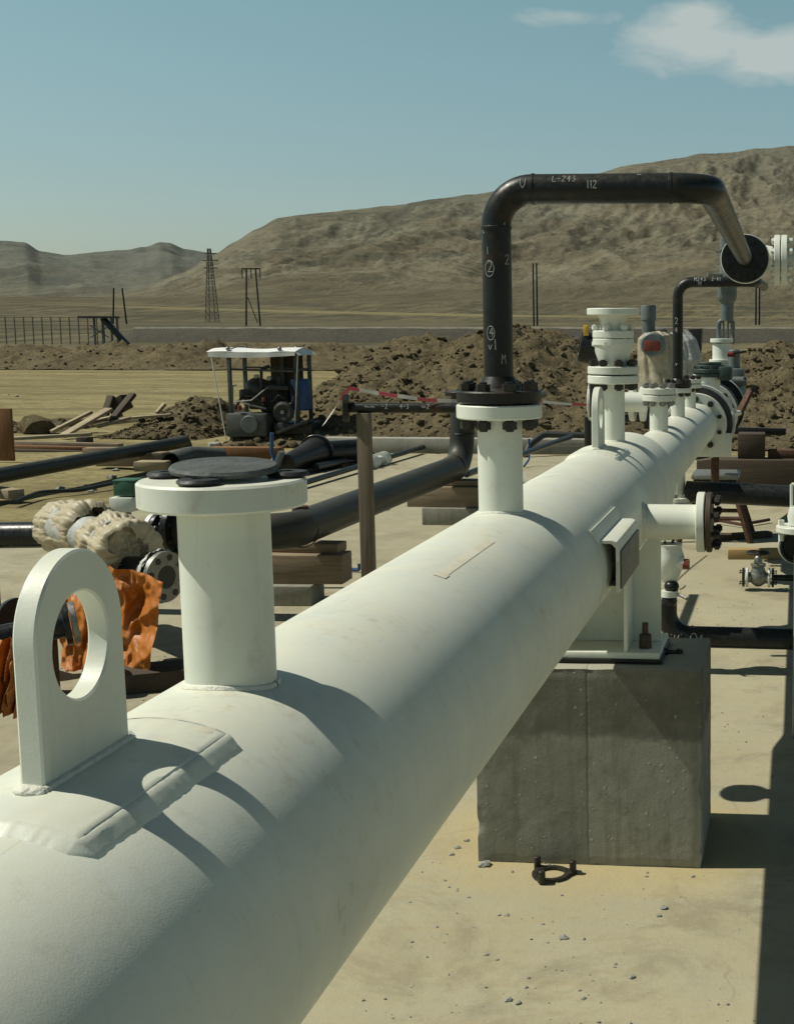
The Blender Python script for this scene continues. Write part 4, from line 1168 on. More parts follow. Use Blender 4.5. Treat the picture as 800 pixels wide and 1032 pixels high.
for sx in (-1, 1):
    for sy in (-1, 1):
        part('leg', MB().plank((xc+sx*.15, 11.6+sy*.2, z1-.06), (xc+sx*.30, 11.6+sy*.28, 0), .05, .04), RUST, tr)
mb = MB(); mb.tube([(xc-.24, 11.35, .2), (xc+.24, 11.35, .2)], .018, 8); mb.tube([(xc-.24, 11.85, .2), (xc+.24, 11.85, .2)], .018, 8); part('brace', mb, RUST, tr)
mb = MB(); mb.tube([G(705, 531)+V((0, 0, .03)), G(725, 529)+V((0, 0, .04)), G(747, 532)+V((0, 0, .03)), G(775, 527)+V((0, 0, .03))], .015, 8)
solo('rebar', mb, RUST, 'thin bent rebar lying on the slab below the steel trestle', 'rebar', G(740, 530))
timber('dark_plank', G(715, 545)+V((0, 0, .025)), G(776, 541)+V((0, 0, .025)), .10, .05, TIMBERD, 'dark plank lying on the slab in front of the trestle')

# ------------------------------------------------------------------ left: post with flanged pipe
px_, py_ = P(367, 0, 7.5).x, 7.5
zt = P(367, 416, 7.5).z
solo('wooden_post', MB().box((px_, py_, zt/2), (.072, .06, zt), None, .004), TIMBERZ, 'upright square wooden post propping the thin black flanged pipe', 'post', (px_, py_, 0))
bp = thing('flanged_pipe', 'thin black horizontal pipe with round end flange resting on the wooden post', 'pipe', (P(400, 0, 7.5).x, 7.5, zt))
c = P(351, 405.3, 7.5); zc = zt+.029; c.z = zc
mb = MB(); mb.tube(bend([(c.x, 7.5, zc), (P(497, 0, 7.5).x, 7.5, zc), (P(497, 0, 7.5).x, 9.0, zc)], .08, 8), .028, 28); run = part('pipe_run', mb, BLACK, bp)
mb = MB(); mb.flange((c.x-.03, 7.5, zc), V((1, .25, 0)), .078, .03, 0, 40); part('end_flange', mb, BLACK, bp)
for u, s in ((.10, '~~'), (.20, '-2'), (.30, '4-3'), (.42, '~2')):
    part('chalk_mark', chalk(s, lambda a, b: V((c.x+a, 7.5-.0285*math.cos(b/.0285), zc+.0285*math.sin(b/.0285))), u, -.004, .028, .0018), CHALK, run)

# tape
tp = [P(326, 428, 7.35), P(335, 415, 7.4), P(346, 397, 7.42), P(352, 391, 7.42), P(380, 396, 7.44), P(405, 399.5, 7.44), P(430, 403, 7.47), P(455, 404, 7.5), P(505, 405.5, 8.3), P(545, 404.5, 9.5), P(570, 407, 10.0), P(598, 408, 10.6)]
mb = MB(); vs = []; fs = []
for i, p in enumerate(tp):
    d = V((.0, .003*math.sin(i*1.7), .010)) if i not in (0, 1) else V((.010, 0, .010))
    vs += [p-d, p+d]
for i in range(len(tp)-1): fs.append((2*i, 2*i+1, 2*i+3, 2*i+2))
mb.add(vs, fs); solo('barrier_tape', mb, TAPE, 'red and white barrier tape tied along the thin black pipe and on past the riser', 'tape', tp[3])

# the eight inch black pipe on cribs
bx_, bz_ = -3.10, .525
big = thing('black_pipeline', 'big black pipe on timber cribs left of the header, its far elbow turned up', 'pipe', (bx_, 9.5, 0))
L0 = P(186, 0, 8.25).x
mb = MB(); mb.tube(bend([(L0, 8.1, bz_+.02), (bx_, 8.1, bz_+.01), (bx_, 12.5, bz_-.02), (bx_+.03, 12.52, 1.16)], .25, 14), .112, 48); part('pipe_run', mb, BLACKD, big)
mb = MB()
for y in (8.35, 12.2): mb = MB(); mb.lathe([(.110, -.012), (.1155, -.005), (.1155, .005), (.110, .012)], (bx_, y, bz_-.006), Y, 48); part('weld_bead', mb, BLACKR, big)
mb = MB(); mb.lathe([(.110, -.012), (.1155, -.005), (.1155, .005), (.110, .012)], (bx_+.018, 12.51, .80), Z, 48)
part('weld_bead', mb, BLACKR, big)
mb = MB(); mb.cyl((bx_-.03, 8.42, bz_+.09), (bx_-.03, 8.42, bz_+.135), .05, n=20); part('branch_fitting', mb, RUST, big)
f = vflange((L0-.03, 8.1, bz_+.02), V((1, -.12, 0)), .165, .04, BLACKS, big, 8, BOLT)
part('flange', MB().flange((bx_+.03, 12.52, 1.15), Z, .17, .04, 0, 40), BLACKR, big)
mb = MB(); mb.cyl((P(311, 0, 9.1).x, 9.1, 0), (P(311, 0, 9.1).x, 9.1, bz_-.10), .028, n=12); part('prop', mb, RUST, big)
# cribs
def crib(x, y, z, sx, sy, sz, mat, label, rz=0, name='timber_block'):
    mb = MB(); mb.box((x, y, z+sz/2), (sx, sy, sz), Matrix.Rotation(rz, 3, 'Z'), .008)
    return solo(name, mb, mat, label, 'block' if 'concrete' in name else 'timber', (x, y, z))
crib(-3.38, 8.62, 0, .54, .30, .13, BLOCKB, 'grey concrete block at the bottom of the near pipe crib', .05, 'concrete_block')
crib(-3.26, 8.66, .13, .68, .22, .19, TIMBER, 'brown timber sleeper in the middle of the near pipe crib', .03)
crib(-3.24, 8.72, .322, .56, .16, .062, TIMBER, 'thin brown timber wedge on the near crib, touching the big black pipe', -.05)
crib(-3.10, 12.3, 0, .56, .34, .155, BLOCKB, 'grey concrete block at the bottom of the far pipe crib', 0, 'concrete_block')
crib(-3.13, 12.32, .156, .80, .28, .185, TIMBER, 'thick brown timber sleeper in the middle of the far pipe crib', .02)
crib(-2.88, 12.35, .343, .66, .2, .05, TIMBER, 'flat brown board on top of the far pipe crib', 0)
mb = MB(); mb.plank(G(312, 606)+V((0, 0, .02)), G(384, 548)+V((0, 0, .02)), .05, .04)
# thin parallel pipes with a small valve
def thinpipe(a, b, r, label, extra=None):
    t = thing('small_pipe', label, 'pipe', (a+b)/2)
    part('pipe_run', MB().tube([a, b], r, 16), BLACKS, t); return t
s1 = thinpipe(P(255, 502, 13.5), P(438, 447, 21.5-1.8), .033, 'thin black pipe with a small white valve running back to the kerb')
cvp = P(402, 460, 17.2)
dr = (P(438, 447, 19.7)-P(255, 502, 13.5)).normalized()
cvp = P(255, 502, 13.5)+dr*((cvp-P(255, 502, 13.5)).dot(dr))
mb = MB(); mb.cyl(cvp-dr*.2, cvp+dr*.2, .055, n=24)
for s in (-.26, -.16, .16, .26): mb.cyl(cvp+dr*(s-.02), cvp+dr*(s+.02), .10, n=28)
part('valve', mb, WHITE2, s1); part('bolt', MB().cyl(cvp-dr*.31, cvp-dr*.42, .06, n=12), RUST, s1)
part('flange', MB().cyl(cvp+dr*.29, cvp+dr*.36, .085, n=24), BLACKS, s1)
thinpipe(P(318, 471, 16.4), P(375, 459, 18.2), .05, 'short black pipe lying beyond the thin valved pipe')
thinpipe(P(470, 478, 14.0), P(575, 440, 18.3), .035, 'thin black pipe lying on the slab behind the second nozzle')
# flanged spool and dark drums near the kerb
fs_ = thing('flanged_spool', 'black tapered pipe spool with wide end flange lying in front of the canopy skid', 'pipe', P(312, 475, 17))
mb = MB(); a_, b_ = P(288, 468, 16.0), P(318, 456, 17.0); mb.tube([a_, a_.lerp(b_, .6), b_], [.115, .15, .19], 32); part('cone', mb, BLACKR, fs_)
mb = MB(); mb.flange(b_, b_-a_, .225, .05, 0, 40); part('flange', mb, BLACKS, fs_)
mb = MB(); mb.tube([b_, P(362, 453, 17.6)], .14, 28); part('pipe_run', mb, BLACKS, fs_)
part('stand', MB().box(P(330, 470, 17.2)+V((0, 0, -.06)), (.5, .3, .2), None, .01), TIMBERD, fs_)
el = thing('pipe_elbow', 'loose open ended black pipe elbow lying behind the foreground nozzle flange', 'pipe', G(190, 474))
mb = MB(); a_, b_, c_ = P(172, 466, 16.6), P(192, 459, 17.3), P(212, 458, 17.6)
pth = bend([a_, b_, c_+V((.1, .1, -.05))], .5, 8)
mb.tube(pth, .125, 36, False); mb.tube(pth, .113, 36, False); mb.lathe([(.112, 0), (.126, 0)], a_, pth[1]-pth[0], 36)
part('elbow_body', mb, RUBBERD, el)
lp = solo('long_pipe', MB().tube(bend([P(-170, 510, 11.4), P(176, 447, 17.9), P(186, 444.5, 18.25), P(188, 453, 18.3)], .10, 6), .083, 28), BLACKD, 'long black pipe lying on a sleeper across the dirt at the left', 'pipe', V((-8.06, 14, 0)))
lever = thing('lever_valve', 'small white valve with an upright blue lever in front of the canopy skid', 'valve', P(278, 472, 16.0))
part('lever', MB().tube([P(274, 436, 16), P(273.5, 455, 16), P(279, 470, 16)], .025, 8), BLUE, lever)
part('valve_body', MB().tube([P(274, 466, 16.1), P(288, 469, 16.1)], .07, 16), STEEL, lever)
part('bracket', MB().plank(P(279, 470, 15.9), P(284, 455, 15.9), .12, .05), GREY, lever)

# junction boxes behind the foreground flange
jb = thing('junction_box', 'green box on a white box on a stand, left of the foreground nozzle flange', 'box', P(125, 560, 9.0))
mb = MB(); mb.box(P(127, 507.5, 9.0), (.158, .16, .098), None, .006); part('white_box', mb, WHITE2, jb)
mb = MB(); mb.box(P(130, 491, 9.02), (.15, .15, .105), None, .006); mb.box(P(130, 483.5, 9.02), (.16, .16, .012), None, .004); part('green_box', mb, GREENP, jb)
c = P(126, 514, 9.05); mb = MB(); mb.cyl((c.x, 9.05, 0), (c.x, 9.05, c.z), .04, n=16); part('stand', mb, GREY, jb)

# left line: black pipe, flanges, wrapped valve
ll = thing('black_pipeline', 'black pipe entering from the left edge behind the near lifting eye, flange at its right', 'pipe', P(60, 600, 8.2))
zL = P(20, 545, 8.2).z
mb = MB(); mb.tube([P(-220, 543, 8.25), P(160, 537, 8.2)], .083, 36); part('pipe_run', mb, BLACKS, ll)
ce = P(157, 535, 8.2)
vflange(ce, V((1, -.3, 0)), .122, .035, WHITE2, ll, 0)
vflange(ce+V((.042, -.012, 0)), V((1, -.3, 0)), .125, .03, BLACKS, ll, 8, STEEL)
mb = MB(); mb.tube([ce+V((.05, 0, 0)), P(190, 545, 8.1)], .085, 24); part('spool', mb, GREY, ll)
mb = MB(); mb.cyl(V((ce.x-1.1, 8.2, 0)), V((ce.x-1.1, 8.2, ce.z-.08)), .05, n=14); part('prop', mb, RUST, ll)
for x in (-6.4,): part('prop', MB().cyl((x, 8.24, 0), (x, 8.24, ce.z-.08), .05, n=14), RUST, ll)

wv = thing('wrapped_valve', 'valve with both flanges bundled in crumpled brown wrapping, orange cloth beneath it', 'valve', P(110, 690, 7.2))
a_, b_ = P(58, 527, 7.6), P(140, 558, 6.85)
d_ = b_-a_
part('valve_body', MB().tube([a_, b_], .105, 32), FILM, wv)
def bundle(c0, c1, r, seed, pleats=9, amp=.020):
    """sheeting gathered round a fitting: lobes, pinches and long pleats"""
    mb = MB(); ax, u, v = frame(c1-c0); n = 90; m = 200
    def f(k, t):
        a = 2*PI*t; ca, sa = math.cos(a), math.sin(a)
        w_ = noise.noise(V((ca*1.3, sa*1.3, k*.6+seed)))
        kk = k + .05*w_ + .03*math.sin(a*2+seed)
        pin = math.exp(-((kk-.47)/.075)**2)
        end = min(kk, 1-kk); cap = 1 if end > .10 else math.sqrt(max(0, 1-(1-max(end, 0)/.10)**2))
        rr = r*(1-.17*pin)*(.45+.55*cap)*(1+.10*math.sin(kk*PI*4+seed)*.5+.07*w_)
        ph = pleats*a + 2.2*noise.noise(V((ca*1.2, sa*1.2, kk*.5+seed+5))) + kk*.9
        pl = abs(math.sin(ph*.5))**.6
        pl2 = abs(math.sin(ph*1.15+1.7*w_+kk*1.1))**.7
        dep = amp*(.55+.9*pin+.5*(1-cap))*(.7+.6*abs(noise.noise(V((ca*2, sa*2, kk*1.0+seed)))))
        fine = .004*noise.noise(V((ca*9, sa*9, kk*9+seed)))
        return c0.lerp(c1, k) + (u*ca+v*sa)*(rr + dep*(1.3*pl+.6*pl2-1.0) + fine) + ax*(.012*noise.noise(V((ca*3, sa*3, k*4+seed))))
    mb.grid(f, n, m, True); return mb
dn = d_.normalized()
def bundle_ends(c0, c1):  # closing discs, slightly crumpled
    pass
o1 = part('wrapping', bundle(P(55, 530, 7.75), P(97, 532, 7.32), .150, 3.0, 8), WRAP, wv, ang=180)
o2 = part('wrapping', bundle(P(106, 544, 7.08), P(134, 559, 6.76), .165, 9.0, 10), WRAP, wv, ang=180)
for kx, (ca_, cb_, rt) in enumerate(((P(55, 530, 7.75), P(97, 532, 7.32), .134), (P(106, 544, 7.08), P(134, 559, 6.76), .146))):
    axb = (cb_-ca_).normalized(); cm = ca_.lerp(cb_, .47); part('tie_band', MB().lathe([(rt, -.02), (rt+.006, -.012), (rt+.007, .012), (rt, .02)], cm, axb, 40), FILM, wv)
c = P(141, 563, 6.74); mb = MB(); ax, u_, v_ = frame(dn)
mb.grid(lambda s, t: P(133, 558.5, 6.77)-dn*.03+(u_*math.cos(2*PI*t)+v_*math.sin(2*PI*t))*.142*s + dn*(.03*noise.fractal(V((s*3*math.cos(2*PI*t), s*3*math.sin(2*PI*t), 4)), .8, 2, 4)), 18, 48, True)
part('wrapping_end', mb, WRAP, wv, ang=180)
pf = thing('flange_spool', 'black pipe end with pale holed flange half in clear film, beside the wrapped valve', 'pipe', P(160, 640, 6.75))
cf = P(163, 581, 6.72); ax = V((.93, -.36, -.02))
mb = MB(); mb.flange(cf, ax, .132, .035, .06, 48); f = part('flange', mb, STEEL, pf)
axn, u_, v_ = frame(ax)
for i in range(8):
    a = 2*PI*(i+.3)/8; p = cf+axn*.036+(u_*math.cos(a)+v_*math.sin(a))*.102
    part('bolt_hole', MB().cyl(p-axn*.004, p+axn*.0015, .017, n=16), DARK, f)
part('bore', MB().cyl(cf+axn*.02, cf+axn*.034, .062, n=32), DARK, f)
part('pipe_run', MB().tube([cf, cf-axn*.5], .085, 32), BLACKR, pf)
mb = MB(); mb.grid(lambda s, t: cf-axn*(.075-.07*s)+(u_*math.cos(2*PI*t)+v_*math.sin(2*PI*t))*(.10+.042*s+.014*noise.fractal(V((3*math.cos(2*PI*t), 3*math.sin(2*PI*t), s*3)), .8, 2, 4)), 16, 60, True); part('film_wrap', mb, FILM, pf, ang=180)
part('support', MB().box(V((cf.x-.35, cf.y+.13, (cf.z-.1)/2)), (.2, .2, cf.z-.1), None, .01), TIMBERD, pf)

lowp = thing('black_pipe', 'black pipe with flanges at the lower left, seen through the near lifting eye', 'pipe', P(30, 690, 6.0))
a_, b_ = P(-120, 668, 5.9), P(64, 630, 6.3)
mb = MB(); mb.tube([a_, b_], .062, 32); part('pipe_run', mb, BLACKS, lowp)
dd = (b_-a_).normalized(); f = part('flange', MB().flange(b_, dd, .105, .03, 0, 40), BLACKS, lowp)
part('flange', MB().flange(b_+dd*.034, dd, .105, .03, 0, 40), STEEL, lowp)
c = P(16, 624, 6.6); part('flange', MB().flange(c, V((.8, -.5, .1)), .11, .035, 0, 40), BLACKS, lowp)
part('spool', MB().tube([c, c+V((-.45, .3, -.05))], .06, 24), BLACKR, lowp)
part('prop', MB().box((a_.x+.15, a_.y, (a_.z-.05)/2), (.2, .2, a_.z-.05), None, .01), TIMBERD, lowp)
part('prop', MB().box((b_.x-.12, b_.y+.02, (b_.z-.04)/2), (.10, .10, b_.z-.04), None, .01), TIMBERD, lowp)

# orange cloth draped below the wrapped valve
mb = MB()
T0, T1 = P(56, 572, 6.95), P(168, 583, 6.5)
def cloth(u, v):
    p = T0.lerp(T1, u); bottom = [P(70, 705, 6.9), P(146, 722, 6.5)]
    q = bottom[0].lerp(bottom[1], u); c = p.lerp(q, v)
    fold = abs(math.sin(u*8+1.2*v+1.8*noise.noise(V((u*3, v*2, 1)))))**.7*.11*(.3+.8*v) + .07*noise.noise(V((u*4, v*2.5, 7))) + .05*(1-2.2*abs(noise.noise(V((u*5+v*2, v*4, 2))))) + .022*(1-2*abs(noise.noise(V((u*13, v*11, 5)))))
    return c + V((.25, -.9, 0)).normalized()*fold + V((0, 0, .05*math.sin(u*PI)*(1-v) + .05*noise.noise(V((u*6, 1, 0)))*v))
mb.grid(cloth, 110, 90)
T2, T3 = P(-14, 648, 5.70), P(34, 636, 5.80)
def cloth2(u, v):
    p = T2.lerp(T3, u); q = P(2, 712, 5.55).lerp(P(30, 716, 5.7), u); c = p.lerp(q, v**.9)
    fold = abs(math.sin(u*7+2*v+1.5*noise.noise(V((u*3, v*2, 8)))))**.7*.08*(.3+v) + .06*noise.noise(V((u*4, v*2.5, 3))) + .04*(1-2.2*abs(noise.noise(V((u*5+v*2, v*4, 6)))))
    return c + V((.25, -.9, 0)).normalized()*fold
solo('tarpaulin', mb, ORANGE, 'crumpled orange tarpaulin hanging under the wrapped valve, seen beside the near lifting eye', 'tarpaulin', P(100, 700, 6.8), ang=180)
mb = MB(); mb.grid(cloth2, 90, 80)
solo('tarpaulin', mb, ORANGE, 'orange cloth hanging off the low black pipe at the left edge', 'tarpaulin', P(10, 700, 5.7), ang=180)
timber('timber_block', G(150, 704)+V((-.3, .1, .05)), G(205, 690)+V((.25, .2, .05)), .25, .10, TIMBERD, 'dark timber baulk lying on the slab under the orange cloth')

# ------------------------------------------------------------------ kerb and its bits
solo('concrete_kerb', MB().box(((P(326, 0, 19.2).x+P(692, 0, 19.2).x)/2, 19.25, .10), (P(692, 0, 19.2).x-P(326, 0, 19.2).x, .22, .215), None, .015), KERBC, 'low concrete kerb along the back edge of the slab', 'kerb', (0, 19.25, 0))
hose = bend([P(528, 462, 18.6), P(534, 448, 18.7), P(548, 437.5, 18.9), P(640, 440, 19.0), P(735, 441, 19.0)], .15, 5)
solo('black_hose', MB().tube(hose, .045, 12), RUBBER, 'black hose draped along the back kerb behind the second nozzle', 'hose', hose[3])
solo('blue_standpipe', MB().tube(bend([P(533, 442, 17.4), P(533, 463, 17.4), P(528, 470, 17.2)], .06, 5), .014, 8), BLUE, 'thin blue standing rod right of the second nozzle', 'rod', P(533, 465, 17.4))
t_ = thing('blue_clamp', 'small bright blue plastic clamp lying on the slab by the wooden post', 'clamp', G(352, 577))
mb = MB(); b0 = G(345, 576)+V((0, 0, .02)); b1 = G(362, 577)+V((0, 0, .02)); mb.tube([b0, b1], .014, 8); part('bar', mb, BLUE, t_)
for p in (b0, b0.lerp(b1, .35), b1): part('clip', MB().tube([p, p+V((0, 0, .045))], .012, 8), BLUE, t_)
mb = MB(); mb.rock(G(385, 514)+V((0, 0, .03)), (.06, .05, .045), 4, 1, 2, .7); solo('cloth_scrap', mb, WRAP, 'small pale scrap of cloth on the slab under the big black pipe', 'rag', G(385, 514))

# clamp ring in front of the block
ck = thing('spacer_ring', 'small black ring plate with three upright pins on the slab before the concrete block', 'bracket', G(555, 884))
o = G(555, 883); mb = MB(); n = 40; vs = []; fs = []
for k in range(n):
    a = 2*PI*k/n
    for r, z in ((.034, .004), (.034, .012), (.046+.016*max(0, math.cos(3*a-.9))**3, .012), (.046+.016*max(0, math.cos(3*a-.9))**3, .004)):
        vs.append(o+V((r*1.35*math.cos(a), r*1.35*math.sin(a), z)))
for k in range(n):
    for i in range(4): fs.append((k*4+i, k*4+(i+1) % 4, ((k+1) % n)*4+(i+1) % 4, ((k+1) % n)*4+i))
mb.add(vs, fs); part('ring_plate', mb, BOLT, ck)
for k in range(3):
    a = (2*PI*k+.9)/3; p = o+V((.054*1.35*math.cos(a), .054*1.35*math.sin(a), 0))
    part('pin', MB().cyl(p+V((0, 0, .004)), p+V((0, 0, .046)), .0115, n=12, bev=.0015), BOLT, ck)

# pebbles
base = MB().rock((0, 0, .3), 1.0, 3, .7, 2, .5).mesh('pebble', STONE)
base2 = MB().rock((0, 0, .3), 1.0, 8, .6, 2, .6).mesh('pebble', STONE)
rnd = random.Random(11)
spots = [(568, 946, 10), (588, 947, 5), (668, 916, 9), (664, 924, 6), (698, 884, 5), (652, 880, 4), (651, 884, 4), (637, 986, 8), (620, 972, 4), (619, 975, 4), (511, 923, 6), (503, 923, 4), (490, 963, 5), (501, 968, 4),
         (588, 1007, 6), (584, 999, 4), (597, 989, 3), (594, 983, 3), (488, 873, 14), (583, 880, 8), (545, 874, 7), (552, 873, 6), (558, 874, 7), (549, 870, 5), (516, 879, 4), (547, 932, 4), (461, 855, 7), (470, 848, 6), (455, 862, 6), (448, 888, 4),
         (512, 1009, 9), (522, 1012, 8), (530, 996, 5), (472, 905, 4), (605, 1011, 3), (415, 950, 4), (440, 935, 4), (430, 965, 4), (532, 986, 5), (560, 978, 3), (549, 975, 3), (566, 979, 3)]
for i in range(46): spots.append((rnd.uniform(380, 760), rnd.uniform(850, 1030), rnd.uniform(1.5, 3)))
for i, (x, y, s) in enumerate(spots):
    if x < 805-(y-328)*.70+8: continue
    g_ = G(x, y); rad = s*.5*g_.y/FH
    o = bpy.data.objects.new('pebble', base if i % 2 else base2); COL.objects.link(o)
    o.location = g_; o.scale = (rad, rad*.9, rad*.75); o.rotation_euler = (0, 0, rnd.uniform(0, 6))
    o['label'] = 'small grey pebble scattered on the concrete slab below the pipe'; o['category'] = 'pebble'; o['group'] = 'pebbles on the slab'

# grit swept over the slab: too fine to count
mb = MB(); rnd = random.Random(21)
bmg = bmesh.new(); bmesh.ops.create_icosphere(bmg, subdivisions=1, radius=1); bmg.verts.index_update()
gv_ = [v.co.copy() for v in bmg.verts]; gf_ = [tuple(v.index for v in f.verts) for f in bmg.faces]; bmg.free()
cnt = 0
while cnt < 2600:
    x, y = rnd.uniform(-4.6, .9), rnd.uniform(2.6, 9.5)
    if noise.noise(V((x*1.1, y*1.1, 4)))+.5*noise.noise(V((x*3, y*3, 1))) < rnd.uniform(-.2, .55): continue
    if -1.08 < x < -.28 and 4.36 < y < 4.88: continue
    r = .0016+.0045*rnd.random()**4; cnt += 1
    mb.add([V((x+q.x*r*rnd.uniform(.8, 1.3), y+q.y*r*rnd.uniform(.8, 1.3), q.z*r*.7+r*.35)) for q in gv_], gf_, False)
gr_ = struct('gravel', mb, STONE); gr_['kind'] = 'stuff'; gr_['label'] = 'fine grit and crumbs strewn over the concrete slab'; gr_['category'] = 'gravel'
# ------------------------------------------------------------------ canopy skid
S = 20.6
sk = thing('pump_skid', 'small engine driven pump unit under a white sheet canopy on four posts', 'pump unit', G(262, 450))
def q2(px, py, d=0.0): return P(px, py, S+d) if not d else P(px, py, S)+V((0, d, 0))
mb = MB()
zF, zB = q2(0, 356).z, q2(0, 356).z+.10
x0, x1 = q2(211, 400).x, q2(300, 400).x; xr = x1+.06
mb.grid(lambda u, v: V((x0+(x1-x0)*u, S-.05+.75*v, zF+.02+.055*math.sin(v*PI)+.012*math.sin(u*9))), 20, 10)
mb.grid(lambda u, v: V((x0+.03+(x1-x0-.03)*u, S-.052-.004*math.sin(u*20), zF+.02-(.10-.03*u)*v*(.7+.3*math.sin(u*3.0)))), 20, 4)
mb.grid(lambda u, v: V((x1+(xr-x1)*u, S-.05+.75*v, zF+.02-.05*u+.05*math.sin(v*PI)*(1-u))), 6, 10)
part('canopy', mb, CANOPY, sk, ang=60)
zg = q2(0, 450).z
for i, (px, d) in enumerate(((229.5, 0), (296, .05), (229, .62), (296, .62), (268, .62))):
    p = q2(px, 0); mb = MB(); mb.box((p.x, S+d, (zF+zg)/2+.02), (.055, .055, zF-zg+.02), None, .004); part('post', mb, GREYD, sk)
mb = MB(); mb.tube([q2(229, 372), q2(296, 374)], .018, 8); mb.tube([q2(229, 371, .62), q2(296, 373, .62)], .014, 8); mb.tube([q2(296, 374), q2(296, 373, .62)], .014, 8); part('rail', mb, GREYD, sk)
mb = MB(); mb.box(q2(251, 428, .1), (.64, .45, .36), None, .03); tk = part('tank', mb, GREYD, sk)
c = q2(255, 427, -.13); part('tank_cover', MB().cyl(c, c+V((0, -.03, 0)), .135, n=32, bev=.008), GREY, tk)
mb = MB(); mb.box(q2(295, 432, .3), (.6, .6, .18), None, .02); mb.plank(q2(282, 436), q2(313, 424), .3, .05); part('base_frame', mb, DARK, sk)
for px in (236, 252, 280, 293, 304, 311): part('leg', MB().box(q2(px, 444, .1+.3*(px % 3)), (.06, .06, .28), None, .005), DARK, sk)
mb = MB(); c = q2(287, 415, -.02); mb.lathe([(.035, -.03), (.145, -.02), (.16, 0), (.16, .05), (.12, .07), (.035, .05)], c, -Y, 36); fw = part('flywheel', mb, DARK, sk)
part('hub', MB().cyl(c-Y*.05, c-Y*.09, .03, n=16), STEEL, fw)
mb = MB(); mb.rock(q2(256, 396, .3), (.24, .25, .22), 2, 1, 3, .3); mb.box(q2(262, 405, .35), (.5, .4, .25), None, .03); mb.cyl(q2(276, 392, .3), q2(276, 430, .3), .07, n=16); mb.box(q2(279, 391, .2), (.32, .3, .07), None, .01); mb.cyl(q2(277, 380, .2), q2(277, 392, .2), .04, n=12); part('engine', mb, DARK, sk)
mb = MB(); mb.tube([q2(238, 405, -.05), q2(256, 403, -.1), q2(270, 390, 0)], .012, 8); mb.tube([q2(240, 403, -.05), q2(252, 407, -.1), q2(268, 412, 0)], .014, 8); mb.tube([q2(234, 415), q2(234, 388)], .02, 8); part('hose', mb, STEEL, sk)
part('gauge', MB().cyl(q2(259, 379, 0), q2(259, 379, -.05), .032, n=20), STEEL, sk)
part('gauge', MB().cyl(q2(272, 381, 0), q2(272, 381, -.05), .036, n=20), STEEL, sk)
part('red_cap', MB().cyl(q2(244, 413, -.1), q2(244, 408, -.1), .03, n=14), REDP, sk)
part('red_cap', MB().cyl(q2(268, 404, -.1), q2(268, 400, -.1), .025, n=14), REDP, sk)
mb = MB(); b0 = q2(299, 414, .2); mb.lathe([(0, 0), (.13, .0), (.15, .02), (.15, .18), (.155, .2), (.15, .22), (.15, .44), (.13, .48), (0, .485)], b0, Z, 36); part('blue_drum', mb, BLUE, sk)
part('back_board', MB().box(q2(273, 382, .68), (.52, .03, .80), None, .004), TIMBERD, sk)
mb = MB(); mb.box(q2(268, 402, .3), (.30, .35, .42), None, .03); mb.cyl(q2(262, 392, .05), q2(262, 372, .05), .025, n=12); mb.cyl(q2(262, 372, .05), q2(270, 369, .05), .028, n=12)
for k in range(6): mb.box(q2(263+k*2.6, 404, .11), (.012, .03, .34))
mb.box(q2(243, 398, .25), (.16, .3, .16), None, .02); mb.tube([q2(236, 412, .05), q2(244, 398, .02), q2(256, 399, .02), q2(266, 408, .02)], .022, 8); mb.tube([q2(274, 405, 0), q2(281, 398, 0), q2(287, 402, 0)], .018, 8)
mb.tube([q2(292, 414, 0), q2(296, 400, 0), q2(290, 388, .1)], .02, 8)
part('radiator', mb, DARK, sk)
mb = MB(); mb.tube([q2(229.5, 446), q2(296, 448)], .03, 8); mb.tube([q2(233, 421), q2(233, 446)], .02, 8); mb.tube([q2(270, 421, 0), q2(270, 446, 0)], .02, 8); part('skid_rail', mb, DARK, sk)
mb = MB(); mb.tube([q2(212, 355), q2(228, 443)], .010, 6); mb.tube([q2(300, 356), q2(297, 432)], .007, 6); part('guy_rope', mb, CANOPY, sk)
mb = MB()
for px, d in ((229, .0), (232, .6), (281, 0), (286, .5)):
    p = q2(px, 0); p = V((p.x, S+d, zF+.07)); mb.rock(p, (.035, .035, .035), 1, 1, 2, .05); mb.cyl(p-V((0, 0, .06)), p, .015, n=8)
    part('roof_clamp', mb, STEEL, sk); mb = MB()
mb.tube([V((q2(229, 0).x, S, zF+.07)), V((q2(232, 0).x, S+.6, zF+.10))], .008, 6)
part('roof_wire', mb, STEEL, sk)
# kerbside bits by the skid
timber('timber_beam', V((P(214, 458, 18.1).x, 18.1, .08)), V((P(284, 458, 18.1).x, 18.1, .08)), .2, .16, ORANGEB, 'brown timber beam lying in front of the pump unit', 'timber')
timber('timber_beam', V((P(101, 465, 17.1).x, 17.1, .085)), V((P(168, 465, 17.1).x, 17.1, .085)), .24, .18, TIMBER, 'brown timber sleeper carrying the far end of the long black pipe')
crib(P(154, 470, 16.5).x, 16.5, 0, .38, .26, .12, TIMBERB, 'short pale timber block left of the loose pipe elbow', .1, 'timber_block')
mb = MB(); mb.rock(q2(225, 448, -.3), (.12, .1, .09), 6, 1, 2, .4); solo('stone', mb, STONE, 'pale stone at the left foot of the pump unit', 'stone', q2(225, 450, -.3))

